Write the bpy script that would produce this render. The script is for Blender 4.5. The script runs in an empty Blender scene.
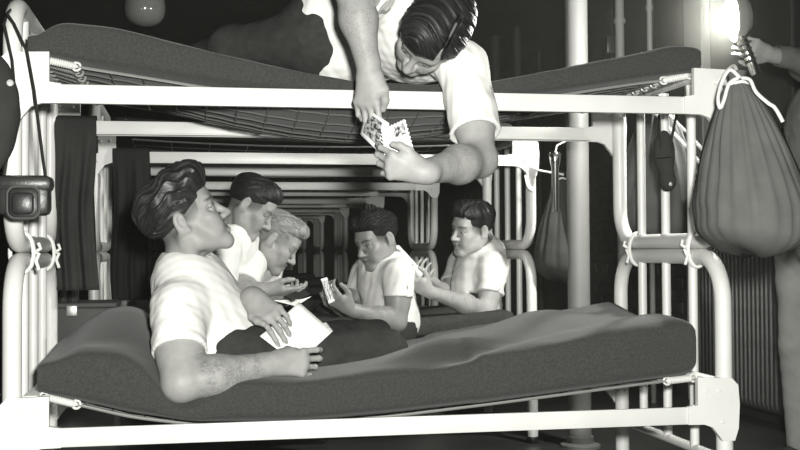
import bpy, math, random
import numpy as np
from mathutils import Vector, Matrix

random.seed(7)
rng = np.random.default_rng(7)
SC = bpy.context.scene
COL = SC.collection

# ------------------------------------------------------------------ camera
FPX, CXP, CYP = 1124.0, 400.0, 225.0
YAW, PITCH, ROLL = math.atan(209 / 1124.0), math.atan(25 / 1124.0), math.radians(0.35)
CAMZ = 0.90
_f = Vector((math.sin(YAW) * math.cos(PITCH), math.cos(YAW) * math.cos(PITCH), math.sin(PITCH)))
_r = Vector((math.cos(YAW), -math.sin(YAW), 0.0))
_u = _r.cross(_f)
_r2 = _r * math.cos(ROLL) - _u * math.sin(ROLL)
_u2 = _u * math.cos(ROLL) + _r * math.sin(ROLL)
cam_data = bpy.data.cameras.new('camera')
cam = bpy.data.objects.new('camera', cam_data)
COL.objects.link(cam)
cam_data.sensor_width = 36.0
cam_data.lens = FPX / 800.0 * 36.0
cam_data.clip_end = 200
M = Matrix.Identity(4)
for i in range(3):
    M[i][0], M[i][1], M[i][2] = _r2[i], _u2[i], -_f[i]
M[2][3] = CAMZ
cam.matrix_world = M
SC.camera = cam


def P(u, v, Y):
    """point on the vertical plane y = Y seen at photograph pixel (u, v)"""
    d = _f + _r2 * ((u - CXP) / FPX) + _u2 * ((CYP - v) / FPX)
    t = Y / d.y
    return np.array((d.x * t, Y, CAMZ + d.z * t))


def PX(u, Y):
    return P(u, 250, Y)[0]


# ------------------------------------------------------------------ world, lights, exposure
SC.view_settings.view_transform = 'Standard'
SC.view_settings.look = 'None'
SC.view_settings.gamma = 1.0
SC.view_settings.use_curve_mapping = False
SC.view_settings.exposure = 0.0
world = bpy.data.worlds.new('barracks_world')
SC.world = world
world.use_nodes = True
world.node_tree.nodes['Background'].inputs[0].default_value = (1.0, 1.0, 0.9, 1)
world.node_tree.nodes['Background'].inputs[1].default_value = 0.12


def lamp(name, kind, loc, energy, size=0.1, color=(1, 1, 0.955), target=None, spot=None):
    ld = bpy.data.lights.new(name, kind)
    ld.energy = energy
    ld.color = color
    if kind in ('POINT', 'SPOT'):
        ld.shadow_soft_size = size
    if kind == 'SPOT':
        ld.spot_size = spot or math.radians(90)
        ld.spot_blend = 0.5
    if kind == 'AREA':
        ld.size = size
    o = bpy.data.objects.new(name, ld)
    COL.objects.link(o)
    o.location = loc
    if target is not None:
        o.rotation_euler = (Vector(target) - Vector(loc)).to_track_quat('-Z', 'Y').to_euler()
    return o


# the photographer's flashgun beside the camera, and the second flashbulb held up by the assistant
lamp('photographer_flash', 'SPOT', (0.13, 0.02, 1.06), 700, 0.06, target=(0.62, 3.4, 0.95), spot=math.radians(75))
BULB = P(733, 17, 3.95)

# ------------------------------------------------------------------ materials
MATS = {}


def mat(name, g, rough=0.6, spec=0.4, noise=None, bump=None, metal=0.0, tint=(1, 1, 0.96), coat=0.0, sheen=0.0, emit=None, attr=None):
    """grey principled material; noise=(scale, amount) varies the grey, bump=(scale, strength, distance)"""
    if name in MATS:
        return MATS[name]
    m = bpy.data.materials.new(name)
    m.use_nodes = True
    nt = m.node_tree
    b = nt.nodes['Principled BSDF']
    b.inputs['Base Color'].default_value = (g * tint[0], g * tint[1], g * tint[2], 1)
    b.inputs['Roughness'].default_value = rough
    b.inputs['Specular IOR Level'].default_value = spec
    b.inputs['Metallic'].default_value = metal
    b.inputs['Coat Weight'].default_value = coat
    b.inputs['Sheen Weight'].default_value = sheen
    tc = nt.nodes.new('ShaderNodeTexCoord')
    colsock = None
    if attr:
        a = nt.nodes.new('ShaderNodeAttribute')
        a.attribute_name = attr
        mul = nt.nodes.new('ShaderNodeMix')
        mul.data_type = 'RGBA'
        mul.blend_type = 'MULTIPLY'
        mul.inputs[0].default_value = 1.0
        mul.inputs[6].default_value = (g * tint[0], g * tint[1], g * tint[2], 1)
        nt.links.new(a.outputs['Color'], mul.inputs[7])
        colsock = mul.outputs[2]
    if noise:
        n = nt.nodes.new('ShaderNodeTexNoise')
        n.inputs['Scale'].default_value = noise[0]
        n.inputs['Detail'].default_value = 5
        nt.links.new(tc.outputs['Object'], n.inputs['Vector'])
        mr = nt.nodes.new('ShaderNodeMapRange')
        mr.inputs[1].default_value = 0.3
        mr.inputs[2].default_value = 0.7
        mr.inputs[3].default_value = 1 - noise[1]
        mr.inputs[4].default_value = 1 + noise[1]
        nt.links.new(n.outputs['Fac'], mr.inputs[0])
        mu = nt.nodes.new('ShaderNodeVectorMath')
        mu.operation = 'SCALE'
        if colsock:
            nt.links.new(colsock, mu.inputs[0])
        else:
            mu.inputs[0].default_value = (g * tint[0], g * tint[1], g * tint[2])
        nt.links.new(mr.outputs[0], mu.inputs['Scale'])
        colsock = mu.outputs[0]
    if colsock:
        nt.links.new(colsock, b.inputs['Base Color'])
    if bump:
        n2 = nt.nodes.new('ShaderNodeTexNoise')
        n2.inputs['Scale'].default_value = bump[0]
        n2.inputs['Detail'].default_value = 6
        nt.links.new(tc.outputs['Object'], n2.inputs['Vector'])
        bp = nt.nodes.new('ShaderNodeBump')
        bp.inputs['Strength'].default_value = bump[1]
        bp.inputs['Distance'].default_value = bump[2]
        nt.links.new(n2.outputs['Fac'], bp.inputs['Height'])
        nt.links.new(bp.outputs[0], b.inputs['Normal'])
    if emit:
        b.inputs['Emission Color'].default_value = (1, 1, 0.95, 1)
        b.inputs['Emission Strength'].default_value = emit
    MATS[name] = m
    return m


PAINT = mat('white_enamel_paint', 0.62, 0.38, 0.45, noise=(7, 0.06), bump=(30, 0.12, 0.002))
WIRE = mat('galvanised_wire', 0.42, 0.4, 0.5, metal=0.6)
MESHW = mat('spring_mesh_wire', 0.20, 0.45, 0.5, metal=0.5)
BLANKET = mat('dark_wool_blanket', 0.042, 0.95, 0.1, noise=(170, 0.22), bump=(260, 0.5, 0.002), sheen=0.15)
BLANKET2 = mat('dark_wool_blanket_far', 0.042, 0.95, 0.1, noise=(60, 0.25), bump=(260, 0.5, 0.002))
DARKCLOTH = mat('dark_hanging_cloth', 0.03, 0.9, 0.1, noise=(9, 0.2), bump=(120, 0.4, 0.002))
CANVAS = mat('grey_canvas_bag', 0.105, 0.9, 0.15, noise=(14, 0.12), bump=(300, 0.35, 0.002))
CANVAS_D = mat('dark_canvas_bag', 0.042, 0.9, 0.15, noise=(14, 0.15), bump=(300, 0.35, 0.002))
ROPE = mat('white_cotton_rope', 0.72, 0.85, 0.1, bump=(220, 0.8, 0.003))
LEATHER = mat('black_leather', 0.02, 0.38, 0.5, bump=(140, 0.3, 0.002))
PAPER = mat('white_paper', 0.86, 0.75, 0.2, bump=(30, 0.06, 0.002))
TEE = mat('white_cotton_shirt', 0.74, 0.9, 0.1, noise=(4, 0.03), bump=(320, 0.15, 0.001))
TROUSER = mat('dark_wool_trousers', 0.036, 0.92, 0.1, noise=(40, 0.15), bump=(240, 0.4, 0.002))
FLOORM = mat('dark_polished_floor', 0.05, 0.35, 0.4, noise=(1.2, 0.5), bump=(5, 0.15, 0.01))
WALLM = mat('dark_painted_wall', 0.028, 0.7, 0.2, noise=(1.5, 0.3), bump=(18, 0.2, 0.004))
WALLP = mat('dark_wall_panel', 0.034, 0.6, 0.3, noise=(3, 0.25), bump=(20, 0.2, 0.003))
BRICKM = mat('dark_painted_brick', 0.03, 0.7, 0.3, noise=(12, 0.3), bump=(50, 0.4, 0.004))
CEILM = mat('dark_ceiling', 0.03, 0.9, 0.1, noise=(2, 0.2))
COLM = mat('grey_painted_column', 0.17, 0.5, 0.35, noise=(3, 0.1), bump=(12, 0.15, 0.003))
PIPEM = mat('pale_painted_pipe', 0.33, 0.45, 0.4, noise=(5, 0.1))
RADM = mat('dark_radiator_iron', 0.03, 0.42, 0.5, noise=(9, 0.3), bump=(60, 0.3, 0.003))
BLACKM = mat('black_metal', 0.02, 0.4, 0.5)
CHROME = mat('chrome_metal', 0.6, 0.18, 0.5, metal=1.0)
GLASSM = mat('milky_lamp_glass', 0.22, 0.12, 0.6, coat=0.5)
WOODM = mat('dark_wood', 0.05, 0.6, 0.3, noise=(6, 0.3))


FLASH = mat('firing_flashbulb', 0.8, 0.3, emit=1450.0)
HAZE = bpy.data.materials.new('black_lift_haze')  # added room haze, veils the blacks and spreads the flash glow
HAZE.use_nodes = True
_nt = HAZE.node_tree
_nt.nodes.clear()
_o = _nt.nodes.new('ShaderNodeOutputMaterial')
_v = _nt.nodes.new('ShaderNodeVolumeScatter')
_v.inputs['Density'].default_value = 0.0055
_v.inputs['Color'].default_value = (1, 1, 0.9, 1)
_nt.links.new(_v.outputs[0], _o.inputs['Volume'])


GLOW_HAZE = HAZE.copy()  # added denser haze for the bulb's glow, fading outwards
GLOW_HAZE.name = 'flash_glow_haze'
_nt = GLOW_HAZE.node_tree
_v = [n for n in _nt.nodes if n.type == 'VOLUME_SCATTER'][0]
_tc = _nt.nodes.new('ShaderNodeTexCoord')
_ds = _nt.nodes.new('ShaderNodeVectorMath')
_ds.operation = 'DISTANCE'
_ds.inputs[1].default_value = tuple(BULB)
_mr = _nt.nodes.new('ShaderNodeMapRange')
_mr.interpolation_type = 'SMOOTHSTEP'
_mr.inputs[1].default_value, _mr.inputs[2].default_value = 0.0, 0.33
_mr.inputs[3].default_value, _mr.inputs[4].default_value = 0.045, 0.0
_nt.links.new(_tc.outputs['Object'], _ds.inputs[0])
_nt.links.new(_ds.outputs['Value'], _mr.inputs[0])
_nt.links.new(_mr.outputs[0], _v.inputs['Density'])


# ------------------------------------------------------------------ object helpers
def link(name, me, m=None, parent=None):
    if m is not None:
        me.materials.clear()
        me.materials.append(m)
    o = bpy.data.objects.new(name, me)
    COL.objects.link(o)
    if parent is not None:
        o.parent = parent
        o.matrix_parent_inverse = parent.matrix_world.inverted() if False else Matrix.Translation(parent.location).inverted()
    return o


def tag(o, label=None, cat=None, group=None, kind=None):
    if label:
        o['label'] = label
    if cat:
        o['category'] = cat
    if group:
        o['group'] = group
    if kind:
        o['kind'] = kind
    return o


def thing(name, label, cat, loc=(0, 0, 0), group=None):
    o = bpy.data.objects.new(name, None)
    COL.objects.link(o)
    o.location = loc
    o.empty_display_size = 0.05
    return tag(o, label, cat, group)


def mesh(name, V, F, smooth=True):
    me = bpy.data.meshes.new(name)
    me.from_pydata([tuple(map(float, v)) for v in V], [], [tuple(map(int, f)) for f in F])
    if smooth:
        me.shade_smooth()
    me.update()
    return me


def copy_tree(o, parent=None):
    c = o.copy()
    COL.objects.link(c)
    c.parent = parent
    c.matrix_parent_inverse = o.matrix_parent_inverse
    for ch in list(o.children):
        copy_tree(ch, c)
    return c


class MB:
    """collects geometry for ONE mesh part"""

    def __init__(s):
        s.V, s.F = [], []

    def add(s, V, F):
        n = len(s.V)
        s.V += [tuple(v) for v in V]
        s.F += [tuple(i + n for i in f) for f in F]
        return s

    def box(s, a, b, bev=0.0):
        (x0, y0, z0), (x1, y1, z1) = a, b
        if bev <= 0:
            V = [(x, y, z) for x in (x0, x1) for y in (y0, y1) for z in (z0, z1)]
            F = [(0, 1, 3, 2), (4, 6, 7, 5), (0, 4, 5, 1), (2, 3, 7, 6), (0, 2, 6, 4), (1, 5, 7, 3)]
            return s.add(V, F)
        import bmesh
        bm = bmesh.new()
        bmesh.ops.create_cube(bm, size=1)
        for v in bm.verts:
            v.co = Vector(((x0 + x1) / 2 + v.co.x * (x1 - x0), (y0 + y1) / 2 + v.co.y * (y1 - y0), (z0 + z1) / 2 + v.co.z * (z1 - z0)))
        bmesh.ops.bevel(bm, geom=bm.edges[:], offset=bev, segments=2, profile=0.5, affect='EDGES')
        bm.verts.index_update()
        s.add([v.co[:] for v in bm.verts], [[v.index for v in f.verts] for f in bm.faces])
        bm.free()
        return s

    def tube(s, path, r, seg=10, closed=False, cap=True, flat=1.0):
        pts = [Vector(p) for p in path]
        n = len(pts)
        rr = r if hasattr(r, '__len__') else [r] * n
        V, F = [], []
        tang = []
        for i in range(n):
            if closed:
                t = pts[(i + 1) % n] - pts[i - 1]
            else:
                t = pts[min(i + 1, n - 1)] - pts[max(i - 1, 0)]
            tang.append(t.normalized())
        ref = Vector((0, 0, 1)) if abs(tang[0].z) < 0.9 else Vector((1, 0, 0))
        nx = tang[0].cross(ref).normalized()
        for i in range(n):
            nx = (nx - tang[i] * nx.dot(tang[i])).normalized()
            ny = tang[i].cross(nx)
            for j in range(seg):
                a = 2 * math.pi * j / seg
                V.append(pts[i] + nx * (math.cos(a) * rr[i]) + ny * (math.sin(a) * rr[i] * flat))
        m = n if closed else n - 1
        for i in range(m):
            for j in range(seg):
                a, b = i * seg + j, i * seg + (j + 1) % seg
                c, d = ((i + 1) % n) * seg + (j + 1) % seg, ((i + 1) % n) * seg + j
                F.append((a, b, c, d))
        if cap and not closed:
            F.append(tuple(range(seg))[::-1])
            F.append(tuple((n - 1) * seg + j for j in range(seg)))
        return s.add(V, F)

    def lathe(s, prof, o=(0, 0, 0), axis=(0, 0, 1), seg=20):
        """prof: list of (radius, height) along axis from o"""
        ax = Vector(axis).normalized()
        ref = Vector((1, 0, 0)) if abs(ax.x) < 0.9 else Vector((0, 1, 0))
        ex = ax.cross(ref).normalized()
        ey = ax.cross(ex)
        o = Vector(o)
        V, F = [], []
        for (r, h) in prof:
            for j in range(seg):
                a = 2 * math.pi * j / seg
                V.append(o + ax * h + ex * (r * math.cos(a)) + ey * (r * math.sin(a)))
        for i in range(len(prof) - 1):
            for j in range(seg):
                F.append((i * seg + j, i * seg + (j + 1) % seg, (i + 1) * seg + (j + 1) % seg, (i + 1) * seg + j))
        F.append(tuple(range(seg))[::-1])
        F.append(tuple((len(prof) - 1) * seg + j for j in range(seg)))
        return s.add(V, F)

    def prism(s, poly, y0, y1):
        """poly in (x, z), extruded along y"""
        n = len(poly)
        V = [(x, y0, z) for x, z in poly] + [(x, y1, z) for x, z in poly]
        F = [tuple(range(n)), tuple(range(2 * n - 1, n - 1, -1))]
        F += [(i, i + n, (i + 1) % n + n, (i + 1) % n) for i in range(n)]
        return s.add(V, F)

    def build(s, name, m, parent=None, smooth=True, angle=40):
        me = mesh(name, s.V, s.F, False)
        if smooth:
            me.shade_smooth()
            import bmesh
            bm = bmesh.new()
            bm.from_mesh(me)
            bmesh.ops.recalc_face_normals(bm, faces=bm.faces[:])
            lim = math.radians(angle)
            for e in bm.edges:
                if len(e.link_faces) == 2 and e.calc_face_angle(0) > lim:
                    e.smooth = False
            bm.to_mesh(me)
            bm.free()
        return link(name, me, m, parent)


def fillet(pts, rad, seg=6, closed=False):
    """round the corners of a polyline"""
    P_ = [Vector(p) for p in pts]
    n = len(P_)
    out = []
    for i in range(n):
        if not closed and i in (0, n - 1):
            out.append(P_[i])
            continue
        a, b, c = P_[i - 1], P_[i], P_[(i + 1) % n]
        d1, d2 = (a - b).normalized(), (c - b).normalized()
        ang = d1.angle(d2)
        t = min(rad / math.tan(ang / 2), (a - b).length * 0.49, (c - b).length * 0.49)
        r = t * math.tan(ang / 2)
        cen = b + (d1 + d2).normalized() * (r / math.sin(ang / 2))
        p0, p1 = b + d1 * t, b + d2 * t
        v0, v1 = p0 - cen, p1 - cen
        for k in range(seg + 1):
            out.append(cen + v0.normalized().slerp(v1.normalized(), k / seg) * r)
    return out


def interp(x, xs, ys):
    return np.interp(x, xs, ys)


def smooth_interp(xs, ys, n=200, sig=0.05):
    """smoothed piecewise linear function"""
    gx = np.linspace(xs[0], xs[-1], n)
    gy = np.interp(gx, xs, ys)
    k = max(1, int(sig / (gx[1] - gx[0])))
    ker = np.hanning(2 * k + 3)
    ker /= ker.sum()
    pad = np.pad(gy, k + 1, mode='edge')
    gy = np.convolve(pad, ker, mode='valid')
    return lambda x: np.interp(x, gx, gy)


def wob(p, seed, freq, n=4):
    """cheap smooth noise: sum of sines; p = tuple of arrays"""
    r = np.random.default_rng(seed)
    out = 0
    for i in range(n):
        k = r.normal(size=len(p))
        k = k / np.linalg.norm(k) * freq * (0.7 + 0.9 * r.random())
        out = out + np.sin(sum(ki * pi for ki, pi in zip(k, p)) + r.random() * 6.28)
    return out / n

# ------------------------------------------------------------------ the room
def struct(name, mb, m, smooth=False):
    return tag(mb.build(name, m, None, smooth), kind='structure')


XL, XR, YB, ZC = -3.2, 2.95, 24.0, 2.75
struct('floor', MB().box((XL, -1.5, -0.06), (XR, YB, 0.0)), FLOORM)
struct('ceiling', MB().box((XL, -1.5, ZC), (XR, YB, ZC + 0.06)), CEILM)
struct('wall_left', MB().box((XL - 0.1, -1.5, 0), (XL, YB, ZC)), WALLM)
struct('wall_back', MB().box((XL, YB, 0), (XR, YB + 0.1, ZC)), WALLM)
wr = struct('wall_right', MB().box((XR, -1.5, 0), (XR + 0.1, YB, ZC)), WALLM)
# brick facing low on the right wall, each brick its own piece
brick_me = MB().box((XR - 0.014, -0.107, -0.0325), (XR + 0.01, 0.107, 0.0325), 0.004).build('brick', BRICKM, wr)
first = True
for c in range(17):
    for k in range(9):
        y = 6.42 + 0.226 * k + (0.113 if c % 2 else 0)
        if y > 8.3:
            continue
        z = 0.16 + 0.075 * c
        b = brick_me if first else brick_me.copy()
        if not first:
            COL.objects.link(b)
        first = False
        b.location = (random.uniform(-0.004, 0.003), y, z)
# upright panels and battens above and beyond the bricks
for k, (y0, y1) in enumerate([(8.5, 9.1), (9.2, 9.8), (9.9, 10.6), (10.7, 11.5), (11.6, 12.8)]):
    MB().box((XR - 0.03, y0, 0.1), (XR, y1, 2.6), 0.006).build('wall_panel', WALLP, wr)
for k, (y0, y1) in enumerate([(5.1, 5.98), (6.3, 6.75), (6.82, 7.45), (7.52, 8.4)]):
    MB().box((XR - 0.025, y0, 1.5), (XR, y1, 2.6), 0.006).build('wall_panel', WALLP, wr)
struct('trim_1', MB().box((XR - 0.06, 6.02, 0.0), (XR, 6.26, ZC), 0.01), PIPEM)
struct('baseboard_right', MB().box((XR - 0.02, 6.28, 0.0), (XR, 12, 0.11), 0.004), WALLP)

# column and pipes
cx = PX(578.5, 4.9)
t = thing('support_column', 'thick round grey steel column standing behind the bunk foot', 'column', (cx, 4.9, 0))
MB().lathe([(0.051, 0), (0.051, ZC)], (cx, 4.9, 0), seg=28).build('shaft', COLM, t)
MB().lathe([(0.09, 0.0), (0.09, 0.012), (0.06, 0.02), (0.06, 0.05)], (cx, 4.9, 0), seg=28).build('base_flange', COLM, t)
MB().lathe([(0.06, ZC - 0.05), (0.06, ZC - 0.02), (0.09, ZC - 0.012), (0.09, ZC)], (cx, 4.9, 0), seg=28).build('top_flange', COLM, t)


def pipe(u, Y, r, label, m=PIPEM):
    x = PX(u, Y)
    t = thing('wall_pipe', label, 'pipe', (x, Y, 0), 'upright pipes along the right wall')
    MB().lathe([(r, 0), (r, ZC)], (x, Y, 0), seg=16).build('pipe_shaft', m, t)
    for z in (0.35, 1.3, 2.3):
        MB().lathe([(r * 1.3, z), (r * 1.3, z + 0.03)], (x, Y, 0), seg=16).build('pipe_clip', m, t)
    return x


pipe(622, 6.6, 0.028, 'pale upright pipe with black valve box beside the grey column')
pipe(652, 6.2, 0.016, 'thin bright upright pipe nearest the flashbulb')
pipe(519, 9.0, 0.036, 'dark upright pipe beyond the upper bunk, nearest the column', WALLP)
pipe(497, 9.4, 0.046, 'dark upright pipe farthest along the right wall', WALLP)
tb = P(555, 152, 4.86)
t = thing('flashlight', 'shiny metal flashlight hanging beside the grey column', 'flashlight', tuple(tb))
MB().lathe([(0.014, -0.27), (0.017, -0.262), (0.017, -0.07), (0.024, -0.045), (0.026, -0.012), (0.022, 0.0)], tb, seg=20).build('flashlight_tube', CHROME, t)
MB().lathe([(0.0275, -0.02), (0.0285, -0.015), (0.0275, -0.008)], tb, seg=20).build('lens_ring', BLACKM, t)
MB().tube([(tb[0], tb[1], tb[2]), (tb[0] + 0.01, tb[1], tb[2] + 0.03), (cx - 0.05, 4.88, tb[2] + 0.06)], 0.004, 6).build('hanging_cord', ROPE, t)
MB().tube([(cx + 0.056 * math.cos(a), 4.9 + 0.056 * math.sin(a), tb[2] + 0.06) for a in np.linspace(0, 6.283, 25)[:-1]], 0.006, 6, True).build('column_loop', ROPE, t)
a = P(611, 45, 6.5)
MB().box((a[0] - 0.025, 6.5, a[2] - 0.05), (a[0] + 0.03, 6.57, a[2] + 0.06), 0.008).build('valve_box', BLACKM)
tag(bpy.data.objects['valve_box'], 'small black valve box beside the pale upright pipe', 'valve box')

# radiator against the right wall
rx0, rx1 = XR - 0.17, XR - 0.03
t = thing('radiator', 'dark cast iron column radiator standing against the right wall', 'radiator', (XR - 0.1, 5.3, 0))
ry = np.arange(4.72, 5.86, 0.0435)
fin = None
for y in ry:
    if fin is None:
        m_ = MB()
        m_.tube(fillet([(rx0, y, 0.10), (rx0, y, 0.91), (rx1, y, 0.91), (rx1, y, 0.10)], 0.04, 4, True), 0.016, 8, True)
        m_.tube([((rx0 + rx1) / 2, y, 0.11), ((rx0 + rx1) / 2, y, 0.90)], 0.016, 8)
        fin = m_.build('radiator_fin', RADM, t)
        y00 = y
    else:
        c = fin.copy()
        COL.objects.link(c)
        c.location.y += y - y00
MB().tube([((rx0 + rx1) / 2, ry[0] - 0.04, 0.2), ((rx0 + rx1) / 2, ry[-1] + 0.2, 0.2)], 0.02, 10).build('feed_pipe', RADM, t)
for y in (ry[1], ry[-2]):
    MB().box((rx0, y - 0.012, 0.0), (rx1, y + 0.012, 0.16), 0.005).build('radiator_foot', RADM, t)

# ceiling lamp
lp = P(145, 8, 7.0)
t = thing('ceiling_lamp', 'unlit milky glass bowl lamp hanging from dark ceiling', 'lamp', (lp[0], 7.0, ZC))
MB().lathe([(0.005, -0.115), (0.05, -0.108), (0.09, -0.088), (0.115, -0.055), (0.124, -0.01), (0.12, 0.06), (0.09, 0.10), (0.05, 0.12)], lp, seg=32).build('glass_bowl', GLASSM, t)
MB().lathe([(0.055, 0.11), (0.055, 0.15), (0.02, 0.17), (0.012, 0.2), (0.012, ZC - lp[2])], lp, seg=16).build('lamp_stem', BLACKM, t)

# ------------------------------------------------------------------ steel cots
X0, X1, Y0, Y1 = -0.456, 1.522, 3.05, 3.84
ZR_L, ZR_U = 0.420, 1.312           # rail heights
TR, BR = 0.0245, 0.0145               # tube and bar radii
ZT_L, ZB_U = 0.875, 0.923             # where the two hoops meet


def bracket(parent, xe, y, zr, sgn):
    """cast corner plate between post and side rail; sgn=+1: rail runs towards +x"""
    s = sgn
    poly = [(xe - 0.01 * s, zr + 0.105), (xe + 0.095 * s, zr + 0.108), (xe + 0.095 * s, zr + 0.03), (xe + 0.125 * s, zr + 0.025),
            (xe + 0.125 * s, zr - 0.025), (xe + 0.075 * s, zr - 0.026), (xe + 0.05 * s, zr - 0.035), (xe + 0.03 * s, zr - 0.06),
            (xe + 0.02 * s, zr - 0.075), (xe - 0.018 * s, zr - 0.075), (xe - 0.03 * s, zr - 0.04), (xe - 0.034 * s, zr + 0.03), (xe - 0.03 * s, zr + 0.085)]
    m_ = MB().prism(poly, y - 0.029, y - 0.012)
    o = m_.build('corner_bracket', PAINT, parent, angle=30)
    rv = None
    for dx, dz in ((0.03, 0.07), (0.07, 0.07), (0.02, -0.02)):
        MB().lathe([(0.007, -0.001), (0.006, 0.002), (0.003, 0.003)], (xe + dx * s, y - 0.029, zr + dz), (0, -1, 0), 8).build('rivet', PAINT, o)


def cot(name, label, upper, sag, detail=True, x0=X0, x1=X1, y0=Y0, y1=Y1):
    t = thing(name, label, 'bed', ((x0 + x1) / 2, (y0 + y1) / 2, 0 if not upper else ZB_U), 'white steel cots stacked in twos')
    zr = ZR_U if upper else ZR_L
    for x, left in ((x0, True), (x1, False)):
        if upper and left:
            path, closed = fillet([(x, y0, ZB_U), (x, y0, 1.56), (x, y1, 1.56), (x, y1, ZB_U)], 0.125, 8, True), True
            ztop, zbot = 1.56, ZB_U
        elif upper:
            path, closed = fillet([(x, y0, 1.415), (x, y0, ZB_U), (x, y1, ZB_U), (x, y1, 1.415)], 0.125, 8), False
            ztop, zbot = 1.405, ZB_U
        else:
            path, closed = fillet([(x, y0, 0.012), (x, y0, ZT_L), (x, y1, ZT_L), (x, y1, 0.012)], 0.13, 8), False
            ztop, zbot = ZT_L, 0.285
        end = MB().tube(path, TR, 14, closed).build('head_end' if left else 'foot_end', PAINT, t)
        for k in range(3):
            yb = y0 + (y1 - y0) * (0.25 + 0.25 * k)
            MB().tube([(x, yb, zbot), (x, yb, ztop)], BR, 10).build('bar', PAINT, end)
        if not upper:
            MB().tube([(x, y0, 0.285), (x, y1, 0.285)], BR, 10).build('cross_bar', PAINT, end)
            for yb in (y0, y1):
                MB().lathe([(0.026, 0.0), (0.03, 0.01), (0.027, 0.03)], (x, yb, 0), seg=12).build('foot_cap', BLACKM, end)
        s = 1 if left else -1
        MB().box((x + 0.045 * s - 0.02, y0, zr + 0.088), (x + 0.045 * s + 0.02, y1, zr + 0.108), 0.003).build('end_angle', PAINT, t)
        bracket(t, x, y0, zr, s)
        bracket(t, x, y1 + 0.041, zr, s)
    for y, s in ((y0 - 0.02, 1), (y1 + 0.02, -1)):
        m_ = MB().box((x0 + 0.11, y - 0.005, zr - 0.025), (x1 - 0.11, y + 0.005, zr + 0.025), 0.003)
        m_.box((x0 + 0.11, min(y, y + 0.032 * s), zr - 0.0225), (x1 - 0.11, max(y, y + 0.032 * s), zr - 0.0165), 0.001)
        m_.build('side_rail', PAINT, t)
    # wire spring mesh hung from the end angles by coil springs
    n = 11 if detail else 5
    wires = MB()
    xa, xb = x0 + 0.07, x1 - 0.07
    xs = np.linspace(xa + 0.09, xb - 0.09, 40)
    ys = np.linspace(y0 + 0.045, y1 - 0.045, n)
    for i, y in enumerate(ys):
        z = sag(xs, y)
        if i in (0, n - 1):
            MB().tube(list(zip(xs, [y] * 40, z)), 0.0042, 6).build('edge_wire', WIRE, t)
        else:
            zz = z + 0.006 * np.sin(np.arange(40) * math.pi)
            wires.tube(list(zip(xs, y + 0.006 * (-1.0) ** np.arange(40), zz)), 0.0024, 5)
        if detail:
            for (p, q) in (((xa, y, zr + 0.1), (xs[0], y, z[0])), ((xb, y, zr + 0.1), (xs[-1], y, z[-1]))):
                p, q = Vector(p), Vector(q)
                d = q - p
                L = d.length
                prof = [(0.003, 0)] + [(0.0095 + 0.002 * (k % 2), 0.012 + (L - 0.024) * k / 23) for k in range(24)] + [(0.003, L)]
                sp = MB().lathe(prof, p, d, 10)
                for w in (0.004, L - 0.004):
                    cc = p + d.normalized() * w
                    ring = [cc + Vector((0.011 * math.cos(a), 0, 0.011 * math.sin(a))) for a in np.linspace(0, 6.283, 11)[:-1]]
                    sp.tube(ring, 0.0035, 6, True)
                sp.build('coil_spring', PAINT if i == 0 else WIRE, t)
    step = 2 if detail else 4
    for j in range(0, 40, step):
        yy = ys[1:-1] if len(ys) > 3 else ys
        x = xs[j]
        wires.tube([(x, y, float(sag(np.array([x]), y)[0])) for y in ys], 0.0024, 5)
    tag(wires.build('spring_mesh', MESHW, t), kind='stuff')
    return t


def yb_(y, y0=Y0, y1=Y1):
    q = (y - y0) / (y1 - y0)
    return np.clip(4 * q * (1 - q), 0, 1)


LS = smooth_interp([PX(40, Y0), PX(85, Y0), PX(130, Y0), PX(200, Y0), PX(300, Y0), PX(400, Y0), PX(480, Y0), PX(640, Y0), PX(700, Y0)],
                   [0.520, 0.492, 0.462, 0.436, 0.430, 0.446, 0.466, 0.508, 0.522], sig=0.06)
US = smooth_interp([PX(40, Y0), PX(80, Y0), PX(200, Y0), PX(300, Y0), PX(390, Y0), PX(470, Y0), PX(560, Y0), PX(650, Y0), PX(700, Y0)],
                   [1.412, 1.395, 1.358, 1.335, 1.318, 1.318, 1.345, 1.386, 1.405], sig=0.06)


def sag_l(x, y):
    return LS(x) - 0.035 * yb_(y) * np.clip((x - X0) * (X1 - x) / 0.9, 0, 1)


def sag_u(x, y):
    xx = np.asarray(x)
    return US(xx) - 0.085 * yb_(y) * np.exp(-((xx - PX(330, 3.4)) / 0.55) ** 2)


cot('steel_cot', 'lower white steel cot of the nearest bunk, under the reading man', False, sag_l)
cot('steel_cot', 'upper white steel cot of the nearest bunk, under the leaning man', True, sag_u)


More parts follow.
